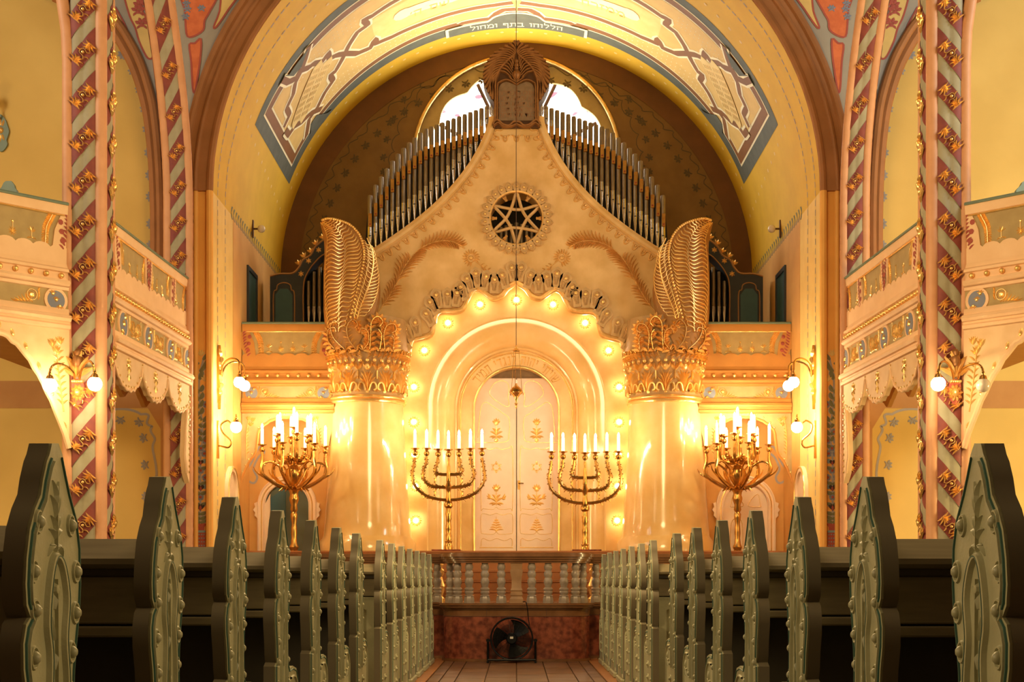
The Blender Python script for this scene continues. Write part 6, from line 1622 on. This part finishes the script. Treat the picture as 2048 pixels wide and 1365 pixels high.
    MB(lambda a, b, h: Vector((X0 - s*h, a, b))).prism([(Yq - .03, z - .12), (Yq + .03, z - .12), (Yq + .03, z + .12), (Yq - .03, z + .12)], 0, .025).build('back_plate', 'bronze_dark', r, 30)
    MB().tube([(X0, Yq, z), (X0 - s*.09, Yq, z)], .014, 7).build('arm', 'bronze_dark', r)
    MB().sphere((X0 - s*.135, Yq, z), .055, 14, 9).build('glass_globe', 'globe_off', r)
# gallery lamp at the left picture edge
Yq = YW; c = P(2, 262, Yq)
r = thing('gallery_lamp', 'green ornamented wall lamp on the gallery wall cut by the left picture edge', 'wall lamp', tuple(c))
G = lambda a, b, h: Vector((c.x + a, Yq - h, c.z + b))
MB(G).prism([tuple(p) for p in smooth_path([(-.09, .16), (0, .20), (.06, .14), (.09, .06), (.11, -.02), (.08, -.12), (.09, -.18), (.03, -.26), (-.03, -.24), (-.10, -.1)], 3, True)], 0, .03).build('back_plate', 'gallery_green', r, 30)
m = MB(lambda a, b, h: G(a, b, h + .03)); m.dome((0, 0), .045, .04, 9, 3)
for a in (-30, 0, 30, 150, 180, 210): t = math.radians(a); m.leaf((.05*math.sin(t), .06*math.cos(t)), (.10*math.sin(t), .15*math.cos(t)), .03, .02, 0, 3)
m.build('gilt_boss', 'gold', r); MB().tube(smooth_path([G(0, .12, .03), G(.0, .2, .12), G(-.03, .28, .16)], 5), .012, 7).build('arm', 'brass', r)
MB().sphere(G(-.03, .36, .17), .07, 14, 9).build('glass_globe', 'globe_off', r)
# ------------------------------------------------------------------ floor fan with its cable
Yf = 15.72; k = Yf/F; FZ = lambda zy: PZ(1210 + zy/10.5, Yf); FX = lambda zx: PX(960 + zx/10.5, Yf)
fan = thing('floor_fan', 'black round floor fan standing in the aisle before the red marble plinth', 'fan', (FX(665), Yf, 0))
c = Vector((FX(665), Yf, FZ(715))); R = 445/10.5*k
MB().lathe([(R - .012, -.07), (R, -.075), (R + .006, -.05), (R + .006, .05), (R, .075), (R - .012, .07), (R - .008, 0), (R - .012, -.07)], (c.x, c.y, c.z), 40, axis='y').build('housing_ring', 'plastic_black', fan)
hub = MB().lathe([(0, -.085), (.05, -.085), (.062, -.07), (.062, .09), (0, .1)], (c.x, c.y, c.z), 20, axis='y').build('hub', 'plastic_black', fan)
MB().bbox(c.x - .018, c.x + .018, c.y - .09, c.y - .085, c.z + .0, c.z + .026, .002).build('hub_label', 'label_white', hub, 0)
for i in range(3):
    t0 = math.radians(38 + 120*i); vs = []; fs = []
    for a in range(9):
        for b in range(7):
            rr_ = lerp(.05, R - .025, b/6); sp_ = lerp(.9, 1.25, b/6); t = t0 + (a/8 - .5)*sp_ + .35*(b/6)
            vs.append((c.x + rr_*math.cos(t), c.y - .03 + .05*(a/8 - .5), c.z + rr_*math.sin(t)))
    for a in range(8):
        for b in range(6): q = a*7 + b; fs.append((q, q+1, q+8, q+7))
    MB().add(vs, fs).build('blade', 'plastic_black', fan)
m = MB()
for rr_ in (.07, .10, .13, .16, .19, .22): m.tube([(c.x + rr_*math.cos(2*PI*i/36), c.y - .075 + .06*(rr_/R)**3, c.z + rr_*math.sin(2*PI*i/36)) for i in range(36)], .0013, 4, True)
for i in range(18): t = 2*PI*i/18; m.tube([(c.x + .05*math.cos(t), c.y - .085, c.z + .05*math.sin(t)), (c.x + R*.7*math.cos(t), c.y - .06, c.z + R*.7*math.sin(t)), (c.x + R*math.cos(t), c.y - .02, c.z + R*math.sin(t))], .0014, 4)
m.build('grille', 'plastic_black', fan)
for q in (-1, 1):
    x = c.x + q*(R + .028)
    MB().tube([(x, c.y, .03), (x, c.y, c.z - .01)], .013, 8).build('stand_leg', 'plastic_black', fan)
    MB().lathe([(0, 0), (.02, 0), (.022, .02), (0, .022)], (x + q*.0, c.y - .02, c.z - .02), 10, axis='y').build('pivot_knob', 'plastic_black', fan)
    MB().tube([(x, c.y - .12, .015), (x, c.y + .10, .015)], .014, 8).build('stand_foot', 'plastic_black', fan)
MB().tube([(c.x - R - .028, c.y - .1, .035), (c.x + R + .028, c.y - .1, .035)], .013, 8).build('stand_bar', 'plastic_black', fan)
cb = MB().tube(smooth_path([(c.x + .08, c.y + .06, c.z + .1), (c.x + .19, 15.88, .38), (c.x + .185, 15.9, .5), (c.x + .175, 15.84, .60), (c.x + .16, 15.84, .665), (c.x + .13, 15.92, .672), (c.x + .10, 16.05, .665)], 6), .005, 6).build('power_cable', 'plastic_black')
tag(cb, 'thin black cable running from the fan up over the marble ledge', 'cable')
